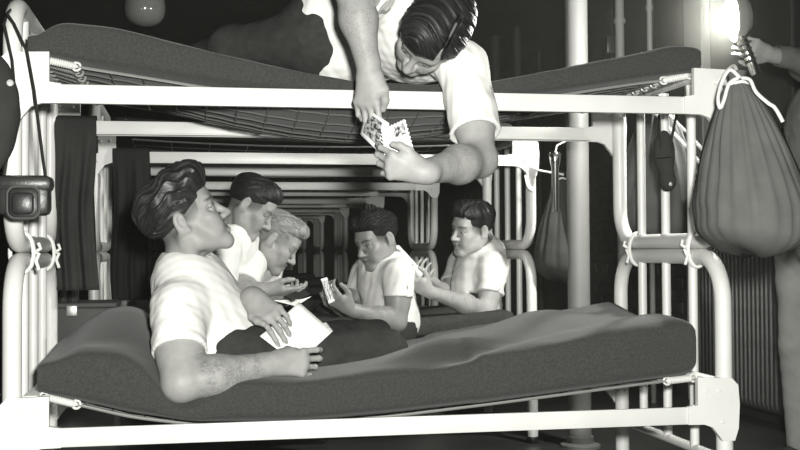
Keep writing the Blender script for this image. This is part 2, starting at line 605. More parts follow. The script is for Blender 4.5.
# ------------------------------------------------------------------ mattresses under dark blankets
def mattress(name, label, zt, zb, m, x0, x1, y0, y1, nx=90, seg=64, extra=None, wr_amp=0.004, group='blanket covered mattresses', ends=0.05):
    ths = np.linspace(0, 2 * math.pi, seg, endpoint=False)
    cs, sn = np.cos(ths), np.sin(ths)
    e = 0.28
    py = np.sign(cs) * np.abs(cs) ** e
    pz = np.sign(sn) * np.abs(sn) ** e
    V, F = [], []
    u = np.linspace(-1, 1, nx)
    xs = (x0 + x1) / 2 + (x1 - x0) / 2 * np.sign(u) * (1 - (1 - np.abs(u)) ** 1.25)
    for i, x in enumerate(xs):
        d = min(x - x0, x1 - x)
        q = 1.0 if d > ends else math.sqrt(max(0.0, 1 - (1 - d / ends) ** 2)) * 0.25 + 0.75
        ycen, hw = (y0 + y1) / 2, (y1 - y0) / 2
        y = ycen + hw * py * (1 - 0.03 * (1 - q))
        bot = zb(np.array([x]), y0 + 0.05)[0] + 0.006
        lowc = np.array([float(zb(np.array([x]), yy)[0]) for yy in y]) + 0.006
        top = np.array([float(zt(x, yy)) for yy in y])
        zc, hh = (top + lowc) / 2, (top - lowc) / 2 * q
        z = zc + hh * pz
        if extra is not None:
            y, z = extra(x, y, z, ths)
        xx = np.full(seg, x)
        w = wob((xx, y, z), 3, 22) * wr_amp + wob((xx, y, z), 5, 55) * wr_amp * 0.4
        y = y + np.where(np.abs(py) > 0.93, np.sign(py) * w, 0)
        z = z + np.where(pz > 0.5, w, 0)
        for k in range(seg):
            V.append((x, y[k], z[k]))
    for i in range(nx - 1):
        for k in range(seg):
            F.append((i * seg + k, (i + 1) * seg + k, (i + 1) * seg + (k + 1) % seg, i * seg + (k + 1) % seg))
    F.append(tuple(range(seg)))
    F.append(tuple((nx - 1) * seg + k for k in range(seg))[::-1])
    me = mesh(name, V, F)
    o = link(name, me, m)
    return tag(o, label, 'mattress', group)


LT = smooth_interp([PX(50, Y0), PX(75, Y0), PX(120, Y0), PX(170, Y0), PX(220, Y0), PX(300, Y0), PX(400, Y0), PX(480, Y0), PX(560, Y0), PX(640, Y0), PX(684, Y0)],
                   [0.615, 0.645, 0.640, 0.60, 0.562, 0.552, 0.578, 0.606, 0.638, 0.676, 0.690], sig=0.05)
_r0, _r1 = np.array((PX(415, 3.2), 3.22)), np.array((PX(640, 3.6), 3.66))


def lower_top(x, y):
    z = LT(x)
    # pillow hump at the head end, towards the back
    z = z + 0.085 * math.exp(-((x + 0.19) / 0.17) ** 2) * (1 / (1 + math.exp(-(y - 3.30) / 0.05)))
    # dent under the reading man's elbow
    z = z - 0.105 * math.exp(-((x - PX(183, 3.08)) / 0.085) ** 2) * math.exp(-((y - 3.05) / 0.11) ** 2)
    # soft ridge of the rumpled blanket
    d = _r1 - _r0
    L = np.linalg.norm(d)
    d = d / L
    q = np.array((x, y)) - _r0
    s, n_ = q @ d, q @ np.array((-d[1], d[0]))
    win = 1 / (1 + math.exp(-(s + 0.02) / 0.05)) / (1 + math.exp((s - L + 0.12) / 0.08))
    z += 0.05 * win * math.exp(-(n_ / 0.075) ** 2)
    z -= 0.026 * win * math.exp(-((n_ + 0.13) / 0.05) ** 2)
    return z


xfold = PX(479, Y0)


def blanket_step(x, y, z, th):
    k = 1 / (1 + math.exp(-(x - xfold) / 0.006))
    y = y - 0.016 * k * (np.cos(th) < -0.3)
    z = z + 0.012 * k * (np.sin(th) > 0.2)
    return y, z


mattress('mattress', 'dark blanket covered mattress on the lower cot where the reading man sits', lower_top, sag_l, BLANKET, X0 + 0.06, X1 - 0.085, Y0 + 0.01, Y1 - 0.02, nx=150, extra=blanket_step)
UT = smooth_interp([PX(36, Y0), PX(45, Y0), PX(62, Y0), PX(120, Y0), PX(220, Y0), PX(300, Y0), PX(360, Y0), PX(430, Y0), PX(490, Y0), PX(560, Y0), PX(640, Y0), PX(682, Y0)],
                   [1.47, 1.50, 1.518, 1.508, 1.445, 1.402, 1.378, 1.372, 1.385, 1.420, 1.472, 1.502], sig=0.04)


def upper_top(x, y):
    return UT(x) - 0.03 * yb_(y) * math.exp(-((x - PX(400, 3.4)) / 0.4) ** 2)


mattress('mattress', 'dark blanket covered mattress sagging on the upper cot under the leaning man', upper_top, sag_u, BLANKET, X0 + 0.035, X1 - 0.05, Y0 + 0.015, Y1 - 0.02, nx=110)


# ------------------------------------------------------------------ the bunks farther down the room
def sag_l2(x, y):
    xx = np.asarray(x)
    return 0.52 - 0.04 * np.clip((xx - X0) * (X1 - xx), 0, 1) - 0.02 * yb_(y)


def sag_u2(x, y):
    xx = np.asarray(x)
    return 1.41 - 0.035 * np.clip((xx - X0) * (X1 - xx), 0, 1) - 0.015 * yb_(y)


ordn = ['second', 'third', 'fourth', 'fifth', 'sixth', 'seventh', 'eighth']
src = None
ypos = 5.05
for k, nm in enumerate(ordn):
    if src is None:
        a = cot('steel_cot', 'x', False, sag_l2, False)
        b = cot('steel_cot', 'x', True, sag_u2, False)
        c = mattress('mattress', 'x', lambda x, y: float(sag_l2(np.array([x]), y)[0]) + 0.115, sag_l2, BLANKET2, X0 + 0.07, X1 - 0.085, Y0 + 0.01, Y1 - 0.02, nx=40, seg=32)
        d = mattress('mattress', 'x', lambda x, y: float(sag_u2(np.array([x]), y)[0]) + 0.10, sag_u2, BLANKET2, X0 + 0.07, X1 - 0.085, Y0 + 0.01, Y1 - 0.02, nx=40, seg=32)
        src = (a, b, c, d)
        objs = src
    else:
        objs = [copy_tree(o) for o in src]
    for o, lab in zip(objs, ('lower white steel cot of the %s bunk from the camera', 'upper white steel cot of the %s bunk from the camera',
                             'dark mattress on the lower cot of the %s bunk from the camera', 'dark mattress on the upper cot of the %s bunk from the camera')):
        if k == 0:
            o.location.y += ypos - Y0
            o.location.x += 0.04
        else:
            o.location.y += 2.13 if k == 1 else 2.13 * k
            o.location.x += 0.0
        o['label'] = lab % nm

# ------------------------------------------------------------------ sculpting in signed distance fields
def V3(*a):
    return np.array(a, float)


def nrm(v):
    v = np.asarray(v, float)
    return v / max(np.linalg.norm(v), 1e-9)


def smin(a, b, k):
    if k <= 0:
        return np.minimum(a, b)
    h = np.maximum(k - np.abs(a - b), 0) / k
    return np.minimum(a, b) - h * h * k * 0.25


class Field:
    def __init__(s, lo, hi, h):
        s.lo, s.h = np.array(lo, float), h
        s.n = np.ceil((np.array(hi) - s.lo) / h).astype(int) + 1
        s.d = np.full(s.n, 0.06, np.float32)
        s.ax = [(s.lo[i] + h * np.arange(s.n[i])).astype(np.float32) for i in range(3)]

    def block(s, lo, hi):
        i0 = np.clip(np.floor((np.array(lo) - s.lo) / s.h).astype(int), 0, s.n)
        i1 = np.clip(np.ceil((np.array(hi) - s.lo) / s.h).astype(int) + 1, 0, s.n)
        sl = tuple(slice(a, b) for a, b in zip(i0, i1))
        X = s.ax[0][sl[0]][:, None, None]
        Y = s.ax[1][sl[1]][None, :, None]
        Z = s.ax[2][sl[2]][None, None, :]
        return sl, X, Y, Z

    def put(s, sl, p, k, op):
        if op == 'u':
            s.d[sl] = smin(s.d[sl], p, k)
        elif op == 's':
            s.d[sl] = -smin(-s.d[sl], p, k)
        elif op == 'i':
            s.d[sl] = -smin(-s.d[sl], -p, k)

    def cap(s, a, b, ra, rb=None, k=0.02, op='u'):
        a, b = np.asarray(a, float), np.asarray(b, float)
        rb = ra if rb is None else rb
        m = max(ra, rb) + k + 3 * s.h
        sl, X, Y, Z = s.block(np.minimum(a, b) - m, np.maximum(a, b) + m)
        if 0 in [q.stop - q.start for q in sl]:
            return
        ba = b - a
        L2 = max(ba @ ba, 1e-12)
        t = ((X - a[0]) * ba[0] + (Y - a[1]) * ba[1] + (Z - a[2]) * ba[2]) / L2
        t = np.clip(t, 0, 1)
        p = np.sqrt((X - a[0] - ba[0] * t) ** 2 + (Y - a[1] - ba[1] * t) ** 2 + (Z - a[2] - ba[2] * t) ** 2) - (ra + (rb - ra) * t)
        s.put(sl, p, k, op)

    def ell(s, c, A, r, k=0.02, op='u'):
        """ellipsoid: A rows = axes"""
        c, A, r = np.asarray(c, float), np.asarray(A, float), np.asarray(r, float)
        ext = np.sqrt(((A * r[:, None]) ** 2).sum(0)) + k + 3 * s.h
        sl, X, Y, Z = s.block(c - ext, c + ext)
        if 0 in [q.stop - q.start for q in sl]:
            return
        q = [(X - c[0]) * A[i, 0] + (Y - c[1]) * A[i, 1] + (Z - c[2]) * A[i, 2] for i in range(3)]
        k0 = np.sqrt(sum((q[i] / r[i]) ** 2 for i in range(3)))
        k1 = np.sqrt(sum((q[i] / r[i] ** 2) ** 2 for i in range(3)))
        p = k0 * (k0 - 1) / np.maximum(k1, 1e-6)
        s.put(sl, p, k, op)

    def ball(s, c, r, k=0.02, op='u'):
        s.cap(c, c, r, r, k, op)

    def torus(s, c, ax, R, r, k=0.01, op='u'):
        c, ax = np.asarray(c, float), nrm(ax)
        m = R + r + k + 3 * s.h
        sl, X, Y, Z = s.block(c - m, c + m)
        if 0 in [q.stop - q.start for q in sl]:
            return
        h = (X - c[0]) * ax[0] + (Y - c[1]) * ax[1] + (Z - c[2]) * ax[2]
        rho = np.sqrt(np.maximum((X - c[0]) ** 2 + (Y - c[1]) ** 2 + (Z - c[2]) ** 2 - h * h, 0))
        s.put(sl, np.sqrt((rho - R) ** 2 + h * h) - r, k, op)

    def cyl(s, a, b, r, k=0.0, op='s'):
        """flat ended cylinder"""
        a, b = np.asarray(a, float), np.asarray(b, float)
        m = r + k + 3 * s.h
        sl, X, Y, Z = s.block(np.minimum(a, b) - m, np.maximum(a, b) + m)
        if 0 in [q.stop - q.start for q in sl]:
            return
        ax = b - a
        L = np.linalg.norm(ax)
        ax = ax / L
        h = (X - a[0]) * ax[0] + (Y - a[1]) * ax[1] + (Z - a[2]) * ax[2]
        rho = np.sqrt(np.maximum((X - a[0]) ** 2 + (Y - a[1]) ** 2 + (Z - a[2]) ** 2 - h * h, 0))
        s.put(sl, np.maximum(rho - r, np.abs(h - L / 2) - L / 2), k, op)

    def fn(s, f):
        """d += f(X,Y,Z) near the surface"""
        X, Y, Z = s.ax[0][:, None, None], s.ax[1][None, :, None], s.ax[2][None, None, :]
        idx = np.nonzero(np.abs(s.d) < 0.03)
        if len(idx[0]):
            s.d[idx] += f(s.ax[0][idx[0]], s.ax[1][idx[1]], s.ax[2][idx[2]]).astype(np.float32)

    def mesh(s):
        """naive surface nets"""
        d = s.d
        ins = d < 0
        nx, ny, nz = d.shape
        c = np.zeros((nx - 1, ny - 1, nz - 1), np.uint8)
        for i in (0, 1):
            for j in (0, 1):
                for k in (0, 1):
                    c += ins[i:nx - 1 + i, j:ny - 1 + j, k:nz - 1 + k]
        act = (c > 0) & (c < 8)
        cells = np.argwhere(act)
        vid = np.full(act.shape, -1, np.int64)
        vid[act] = np.arange(len(cells))
        acc = np.zeros((len(cells), 3))
        cnt = np.zeros(len(cells))
        cor = {(i, j, k): d[cells[:, 0] + i, cells[:, 1] + j, cells[:, 2] + k].astype(float) for i in (0, 1) for j in (0, 1) for k in (0, 1)}
        for p in cor:
            for axi in range(3):
                if p[axi]:
                    continue
                q = list(p)
                q[axi] = 1
                a, b = cor[p], cor[tuple(q)]
                m = (a < 0) != (b < 0)
                t = np.where(m, a / np.where(m, a - b, 1), 0)
                pos = np.tile(np.array(p, float), (len(cells), 1))
                pos[:, axi] += t
                acc += pos * m[:, None]
                cnt += m
        V = (cells + acc / cnt[:, None]) * s.h + s.lo
        Fs = []
        for axi in range(3):
            a = [slice(None)] * 3
            b = [slice(None)] * 3
            a[axi] = slice(0, -1)
            b[axi] = slice(1, None)
            ea, eb = ins[tuple(a)], ins[tuple(b)]
            e = np.argwhere(ea != eb)
            o1, o2 = (axi + 1) % 3, (axi + 2) % 3
            ok = (e[:, o1] > 0) & (e[:, o2] > 0) & (e[:, o1] < d.shape[o1] - 1) & (e[:, o2] < d.shape[o2] - 1)
            e = e[ok]
            if not len(e):
                continue
            flip = ~ins[tuple(e.T)]
            q = []
            for (s1, s2) in ((0, 0), (-1, 0), (-1, -1), (0, -1)):
                ee = e.copy()
                ee[:, o1] += s1
                ee[:, o2] += s2
                q.append(vid[tuple(ee.T)])
            q = np.stack(q, 1)
            q[flip] = q[flip][:, ::-1]
            Fs.append(q)
        F = np.concatenate(Fs)
        return V, F[:, ::-1]


def np_mesh(name, V, F, col=None, strand=None):
    me = bpy.data.meshes.new(name)
    me.vertices.add(len(V))
    me.vertices.foreach_set('co', V.astype(np.float32).ravel())
    me.loops.add(F.size)
    me.loops.foreach_set('vertex_index', F.astype(np.int32).ravel())
    me.polygons.add(len(F))
    me.polygons.foreach_set('loop_start', np.arange(0, F.size, 4, dtype=np.int32))
    me.polygons.foreach_set('loop_total', np.full(len(F), 4, np.int32))
    me.update(calc_edges=True)
    me.validate()
    me.shade_smooth()
    if col is not None:
        a = me.attributes.new('col', 'FLOAT_COLOR', 'POINT')
        c = np.ones((len(V), 4), np.float32)
        c[:, 0] = c[:, 1] = c[:, 2] = col
        a.data.foreach_set('color', c.ravel())
    if strand is not None:
        a = me.attributes.new('strand', 'FLOAT_VECTOR', 'POINT')
        a.data.foreach_set('vector', strand.astype(np.float32).ravel())
    return me


def largest(V, F):
    """keep the biggest connected surface"""
    lab = np.arange(len(V))
    for _ in range(400):
        m = lab[F].min(1)
        new = lab.copy()
        for k in range(4):
            np.minimum.at(new, F[:, k], m)
        new = new[new]
        if (new == lab).all():
            break
        lab = new
    ids, cnt = np.unique(lab, return_counts=True)
    keep = lab == ids[cnt.argmax()]
    idx = np.cumsum(keep) - 1
    F = F[keep[F].all(1)]
    return V[keep], idx[F]


def relax(V, F, it=1, lam=0.5):
    for _ in range(it):
        acc = np.zeros_like(V)
        cnt = np.zeros(len(V))
        for a, b in ((0, 1), (1, 2), (2, 3), (3, 0)):
            for i, j in ((a, b), (b, a)):
                np.add.at(acc, F[:, i], V[F[:, j]])
                np.add.at(cnt, F[:, i], 1)
        V = V + lam * (acc / np.maximum(cnt, 1)[:, None] - V)
    return V


def hair_mat(name, g, rough=0.34, spec=0.4):
    if name in MATS:
        return MATS[name]
    m = bpy.data.materials.new(name)
    m.use_nodes = True
    nt = m.node_tree
    b = nt.nodes['Principled BSDF']
    b.inputs['Roughness'].default_value = rough
    b.inputs['Specular IOR Level'].default_value = spec
    at = nt.nodes.new('ShaderNodeAttribute')
    at.attribute_name = 'strand'
    n = nt.nodes.new('ShaderNodeTexNoise')
    n.inputs['Scale'].default_value = 1.0
    n.inputs['Detail'].default_value = 3
    nt.links.new(at.outputs['Vector'], n.inputs['Vector'])
    cr = nt.nodes.new('ShaderNodeMapRange')
    cr.inputs[1].default_value, cr.inputs[2].default_value = 0.32, 0.68
    cr.inputs[3].default_value, cr.inputs[4].default_value = g * 0.45, g * 1.7
    nt.links.new(n.outputs['Fac'], cr.inputs[0])
    cc = nt.nodes.new('ShaderNodeCombineColor')
    for i in range(3):
        nt.links.new(cr.outputs[0], cc.inputs[i])
    nt.links.new(cc.outputs[0], b.inputs['Base Color'])
    bp = nt.nodes.new('ShaderNodeBump')
    bp.inputs['Strength'].default_value = 0.4
    bp.inputs['Distance'].default_value = 0.003
    nt.links.new(n.outputs['Fac'], bp.inputs['Height'])
    nt.links.new(bp.outputs[0], b.inputs['Normal'])
    MATS[name] = m
    return m


SKIN = mat('light_skin', 0.30, 0.52, 0.32, noise=(45, 0.07), bump=(500, 0.12, 0.001), attr='col')
SKIN_D = mat('brown_skin', 0.24, 0.45, 0.4, noise=(45, 0.07), bump=(500, 0.12, 0.001), attr='col')


# ------------------------------------------------------------------ the human figure
class Head:
    """head frame: origin between the ears, x = person's right, y = forward, z = up"""

    def __init__(s, o, fwd, up, sc=1.0):
        s.o, s.s = np.asarray(o, float), sc
        F = nrm(fwd)
        U = nrm(np.asarray(up, float) - F * (np.asarray(up, float) @ F))
        R = np.cross(F, U)
        s.A = np.stack([R, F, U])

    def w(s, x, y, z):
        return s.o + s.s * (np.array((x, y, z)) @ s.A)

    def loc(s, V):
        return ((V - s.o) @ s.A.T) / s.s

    def rot(s, ax, deg):
        """axes rotated about a local axis"""
        a = math.radians(deg)
        c, sn = math.cos(a), math.sin(a)
        i, j = [(1, 2), (2, 0), (0, 1)][ax]
        A = s.A.copy()
        A[i] = s.A[i] * c + s.A[j] * sn
        A[j] = -s.A[i] * sn + s.A[j] * c
        return A


def sculpt_head(f, H, smile=0.0, nose=1.0, jaw=1.0, lips=1.0):
    s = H.s
    e = lambda c, r, k=0.02, op='u', A=None: f.ell(H.w(*c), H.A if A is None else A, np.array(r) * s, k * s, op)
    c = lambda a, b, ra, rb=None, k=0.012, op='u': f.cap(H.w(*a), H.w(*b), ra * s, (ra if rb is None else rb) * s, k * s, op)
    e((0, -0.014, 0.042), (0.072, 0.093, 0.078))
    e((0, 0.032, 0.048), (0.062, 0.060, 0.056), 0.03)
    e((0, 0.034, -0.018), (0.058, 0.056, 0.080), 0.03)
    e((0, 0.044, -0.066), (0.042 * jaw, 0.044, 0.040), 0.03)
    for q in (-1, 1):
        c((q * 0.055, 0.004, -0.045), (q * 0.050 * jaw, 0.012, -0.066), 0.017, 0.016, 0.03)
        c((q * 0.050 * jaw, 0.012, -0.066), (q * 0.018, 0.078, -0.098), 0.016, 0.013, 0.025)
        e((q * 0.041, 0.066, -0.020), (0.022, 0.020, 0.018), 0.025)
        e((q * 0.030, 0.074, -0.050 + 0.006 * smile), (0.020, 0.018, 0.024), 0.025)
    c((-0.009, 0.083, -0.100), (0.009, 0.083, -0.100), 0.016, None, 0.025)
    c((-0.036, 0.078, 0.026), (0.036, 0.078, 0.026), 0.013, None, 0.02)
    for q in (-1, 1):
        e((q * 0.032, 0.102, 0.004), (0.0165, 0.016, 0.0105), 0.012, 's')
        e((q * 0.050, 0.094, 0.003), (0.014, 0.020, 0.0105), 0.010, 's')
        e((q * 0.031, 0.0790, 0.004), (0.0140, 0.0130, 0.0125), 0.003)
        c((q * 0.019, 0.0885, 0.0105), (q * 0.044, 0.0835, 0.0085), 0.0045, 0.004, 0.006)
        c((q * 0.020, 0.0885, -0.0045), (q * 0.043, 0.0835, -0.004), 0.0035, 0.003, 0.006)
    c((0, 0.088, 0.016), (0, 0.1165 * nose ** 0.3, -0.026), 0.0075, 0.0105, 0.012)
    c((0, 0.1150 * nose ** 0.3, -0.0285), (0, 0.1150 * nose ** 0.3, -0.0285), 0.0118, None, 0.008)
    for q in (-1, 1):
        e((q * 0.0125, 0.1035, -0.0315), (0.0085, 0.011, 0.0085), 0.008)
        c((q * 0.007, 0.108, -0.0405), (q * 0.0065, 0.105, -0.034), 0.0032, 0.002, 0.004, 's')
    w_ = 0.021 + 0.006 * smile
    up = 0.006 * smile
    for q in (-1, 1):
        c((0, 0.0995, -0.0550), (q * w_, 0.086, -0.0590 + up), 0.0066 * lips, 0.0035, 0.008)
        c((0, 0.0975, -0.0680 - 0.004 * smile), (q * w_, 0.086, -0.0615 + up), 0.0075 * lips, 0.0035, 0.008)
        c((0, 0.107, -0.0612 - 0.001 * smile), (q * w_, 0.090, -0.0602 + up), 0.0028 + 0.0036 * smile, 0.0024, 0.004, 's')
    # ears
    for q in (-1, 1):
        A = H.rot(2, q * 16)
        e((q * 0.0765, -0.010, 0.000), (0.0085, 0.0185, 0.031), 0.006, 'u', A)
        e((q * 0.0835, -0.005, 0.004), (0.0065, 0.0105, 0.019), 0.004, 's', A)
        e((q * 0.0770, -0.004, 0.001), (0.004, 0.007, 0.008), 0.004, 'u', A)
        e((q * 0.0730, 0.003, -0.026), (0.006, 0.007, 0.009), 0.006, 'u', A)


def head_colour(H, V, col, stub=0.55, brow=0.3, hairline=0.0, smile=0.0, lip=0.72):
    full = col.copy()
    L = H.loc(V)
    x, y, z = L.T
    ax = np.abs(x)
    onhead = (ax < 0.092) & (np.abs(y) < 0.14) & (z > -0.125) & (z < 0.14)
    # eyebrows
    bx = np.clip(ax, 0.014, 0.050)
    bz = 0.0235 + 0.006 * np.sin((bx - 0.014) / 0.036 * 2.4)
    d = np.sqrt((ax - bx) ** 2 + (1.15 * (z - bz)) ** 2)
    m = np.clip(1.5 - d / 0.0045, 0, 1) * (y > 0.05)
    col = col * (1 - m * (1 - brow))
    # eyes
    d = np.sqrt((ax - 0.032) ** 2 / 2.4 + (z - 0.003) ** 2)
    eye = (d < 0.0075) & (y > 0.07)
    col = np.where(eye, 1.25, col)
    col = np.where((np.sqrt((ax - 0.031) ** 2 + (z - 0.003) ** 2) < 0.0058) & eye, 0.08, col)
    col = np.where((d >= 0.0075) & (d < 0.0100) & (y > 0.065) & (z > 0.003), col * 0.35, col)
    # lips and mouth
    d = np.sqrt(np.maximum(ax - 0.012, 0) ** 2 + (np.abs(z + 0.0615 - 0.25 * smile * ax) / 1.0) ** 2)
    col = np.where((d < 0.0105) & (y > 0.07), col * lip, col)
    col = np.where((np.abs(z + 0.0608 - 0.25 * smile * ax) < 0.0022) & (ax < 0.022) & (y > 0.07), col * 0.5, col)
    # nostrils
    col = np.where((z < -0.034) & (z > -0.042) & (ax < 0.012) & (y > 0.098), col * 0.5, col)
    # short hair shading the skin beside and below the hair
    pl = -0.50 * y + 0.866 * z
    region = (y < 0.052 - 0.25 * np.maximum(0.02 - z, 0)) & (pl > -0.028 + hairline) & (ax < 0.079) & (z > -0.075)
    k = np.clip((pl + 0.028 - hairline) / 0.03, 0, 1) * region
    ear = (ax > 0.074) & (z < 0.035) & (z > -0.035)
    k = np.where(ear, 0, k)
    col = col * (1 - k * (1 - stub))
    return np.where(onhead, col, full)


def sculpt_hair(h, H, style):
    s = H.s
    lo, hi = H.o - 0.19 * s, H.o + 0.19 * s
    f = Field(lo, hi, h)
    e = lambda c, r, k=0.02, op='u': f.ell(H.w(*c), H.A, np.array(r) * s, k * s, op)
    e((0, -0.014, 0.042), (0.072, 0.093, 0.078))
    e((0, 0.032, 0.048), (0.062, 0.060, 0.056), 0.03)
    for c, r in style.get('lumps', []):
        e(c, r, 0.025)
    X, Y, Z = np.meshgrid(*f.ax, indexing='ij')
    L = H.loc(np.stack([X.ravel(), Y.ravel(), Z.ravel()], 1))
    x, y, z = [q.reshape(X.shape) for q in L.T]
    slope = style.get('slope', 0.50)
    cz = math.sqrt(1 - slope * slope)
    pl = -slope * y + cz * z - style.get('off', 0.004)
    pl = pl + 0.004 * np.sin(x * 90) * (y > 0.03)
    # temples: hair starts behind the brow line
    pl = np.minimum(pl, (0.058 + style.get('temple', 0.0) - y) * 0.9 + np.maximum(z - 0.062 - style.get('fz', 0), 0) * 3.0)
    th = np.clip(pl * style.get('grow', 0.35), -0.02, style.get('thick', 0.012))
    sd = style.get('side', 0.3)
    q_ = np.clip((z - 0.02) / 0.075, 0, 1)
    th = np.where(th > 0, th * (sd + (1 - sd) * q_ * q_ * (3 - 2 * q_)), th)
    phi = np.arctan2(x, z + 0.0)
    kind = style.get('comb', 'back')
    if kind == 'back':
        ph = phi * style.get('sf', 26) + 2.2 * np.sin(y * 42 + 1.0) + 1.2 * np.sin(y * 90 + phi * 3)
        st = np.stack([phi * 38, y * 22 + 0.4 * np.sin(y * 60), z * 10], -1)
    else:
        ph = y * style.get('sf', 230) + 2.0 * np.sin(x * 40) + 1.5 * np.sin(z * 50)
        st = np.stack([y * 240 + 2.5 * np.sin(x * 45), x * 14, z * 14], -1)
    wk = np.clip((th - 0.003) / 0.008, 0, 1)
    fine = 0.0012 * np.sin(ph * 3.1 + 1.7 * np.sin(ph))
    th = th + (style.get('wave', 0.003) * np.sin(ph) + fine) * wk + wk * style.get('wave2', 0.0) * np.sin(y * 75 + phi * 5 + np.sin(phi * 9)) * np.clip(pl * 25, 0, 1)
    if 'part' in style:
        px = style['part']
        d = np.abs(x - px - 0.12 * (0.06 - y))
        g = np.clip(1.6 - d / 0.0045, 0, 1) * np.clip((y + 0.03) / 0.02, 0, 1)
        th = th * (1 - g) - 0.003 * g
    f.d = (f.d - (th * s)).astype(np.float32)
    V, F = f.mesh()
    V = relax(V, F, 1, 0.3)
    L = H.loc(V)
    x, y, z = L.T
    phi = np.arctan2(x, z)
    if kind == 'back':
        st = np.stack([phi * 34, y * 22 + 0.8 * np.sin(y * 70 + phi * 4), z * 8], -1)
    else:
        st = np.stack([y * 260 + 2.5 * np.sin(x * 45), x * 16, z * 16], -1)
    return np_mesh('hair', V, F, None, st)


FINGERS = [((0.090, 0.032, 0.0), (0.044, 0.026, 0.021), 0.0088), ((0.095, 0.010, 0.002), (0.048, 0.030, 0.022), 0.0091),
           ((0.091, -0.011, 0.001), (0.044, 0.028, 0.021), 0.0086), ((0.083, -0.032, -0.002), (0.034, 0.021, 0.019), 0.0077)]


def sculpt_hand(f, wrist, d, n, side, curls, thumb=None, sc=1.0, spread=0.06):
    """d = towards the fingers, n = out of the palm"""
    d = nrm(d)
    n = nrm(np.asarray(n, float) - d * (np.asarray(n, float) @ d))
    s = np.cross(d, n) if side == 'R' else np.cross(n, d)
    A = np.stack([d, s, n])
    W = lambda a: np.asarray(wrist, float) + sc * (np.asarray(a, float) @ A)
    k = 0.012 * sc
    f.cap(W((-0.02, 0, 0)), W((0.02, 0, 0)), 0.025 * sc, 0.024 * sc, 0.02)
    for (a, b, ra, rb) in (((0.022, 0.014, 0), (0.086, 0.026, 0), 0.0175, 0.013), ((0.022, 0.004, 0), (0.090, 0.008, 0), 0.018, 0.0135),
                           ((0.022, -0.006, 0), (0.088, -0.011, 0), 0.018, 0.013), ((0.022, -0.014, 0), (0.080, -0.027, 0), 0.0175, 0.0125)):
        f.cap(W(a), W(b), ra * sc, rb * sc, 0.016 * sc)
    f.cap(W((0.02, 0.02, 0.008)), W((0.055, 0.033, 0.010)), 0.016 * sc, 0.013 * sc, 0.015 * sc)
    for i, ((m, lens, r), cu) in enumerate(zip(FINGERS, curls)):
        p = np.array(m)
        ang = 0.0
        sp = spread * (1.2 - i * 0.85)
        for j, (ln, c) in enumerate(zip(lens, cu)):
            ang += math.radians(c)
            q = p + ln * np.array((math.cos(ang) * math.cos(sp), math.cos(ang) * math.sin(sp), math.sin(ang)))
            r0, r1 = r * (1 - 0.09 * j), r * (1 - 0.09 * (j + 1))
            f.cap(W(p), W(q), r0 * sc, r1 * sc, (0.008 if j == 0 else 0.002) * sc)
            f.ball(W(p + np.array((0, 0, -0.001))), r0 * 1.05 * sc, 0.004 * sc)
            p = q
    th = thumb or [(0.022, 0.024, 0.008), (0.055, 0.052, 0.020), (0.085, 0.060, 0.028), (0.108, 0.058, 0.034)]
    for j in range(3):
        f.cap(W(th[j]), W(th[j + 1]), (0.0150, 0.0118, 0.0108)[j] * sc, (0.0118, 0.0108, 0.0088)[j] * sc, (0.014, 0.006, 0.006)[j] * sc)
    return W


def frame(r, up):
    """rows: right, forward, up of a trunk"""
    U = nrm(up)
    R = nrm(np.asarray(r, float) - U * (np.asarray(r, float) @ U))
    return np.stack([R, np.cross(U, R), U])


def folds(seed, freq=26, amp=0.004, sharp=1.5):
    def f(X, Y, Z):
        w = wob((X, Y, Z), seed + 1, freq * 0.5, 3)
        a = wob((X + 0.02 * w, Y + 0.02 * w, Z + 0.02 * w), seed, freq, 4)
        b = wob((X, Y, Z), seed + 2, freq * 2.3, 4)
        return -amp * (np.sign(a) * np.abs(a) ** sharp) - amp * 0.35 * b
    return f


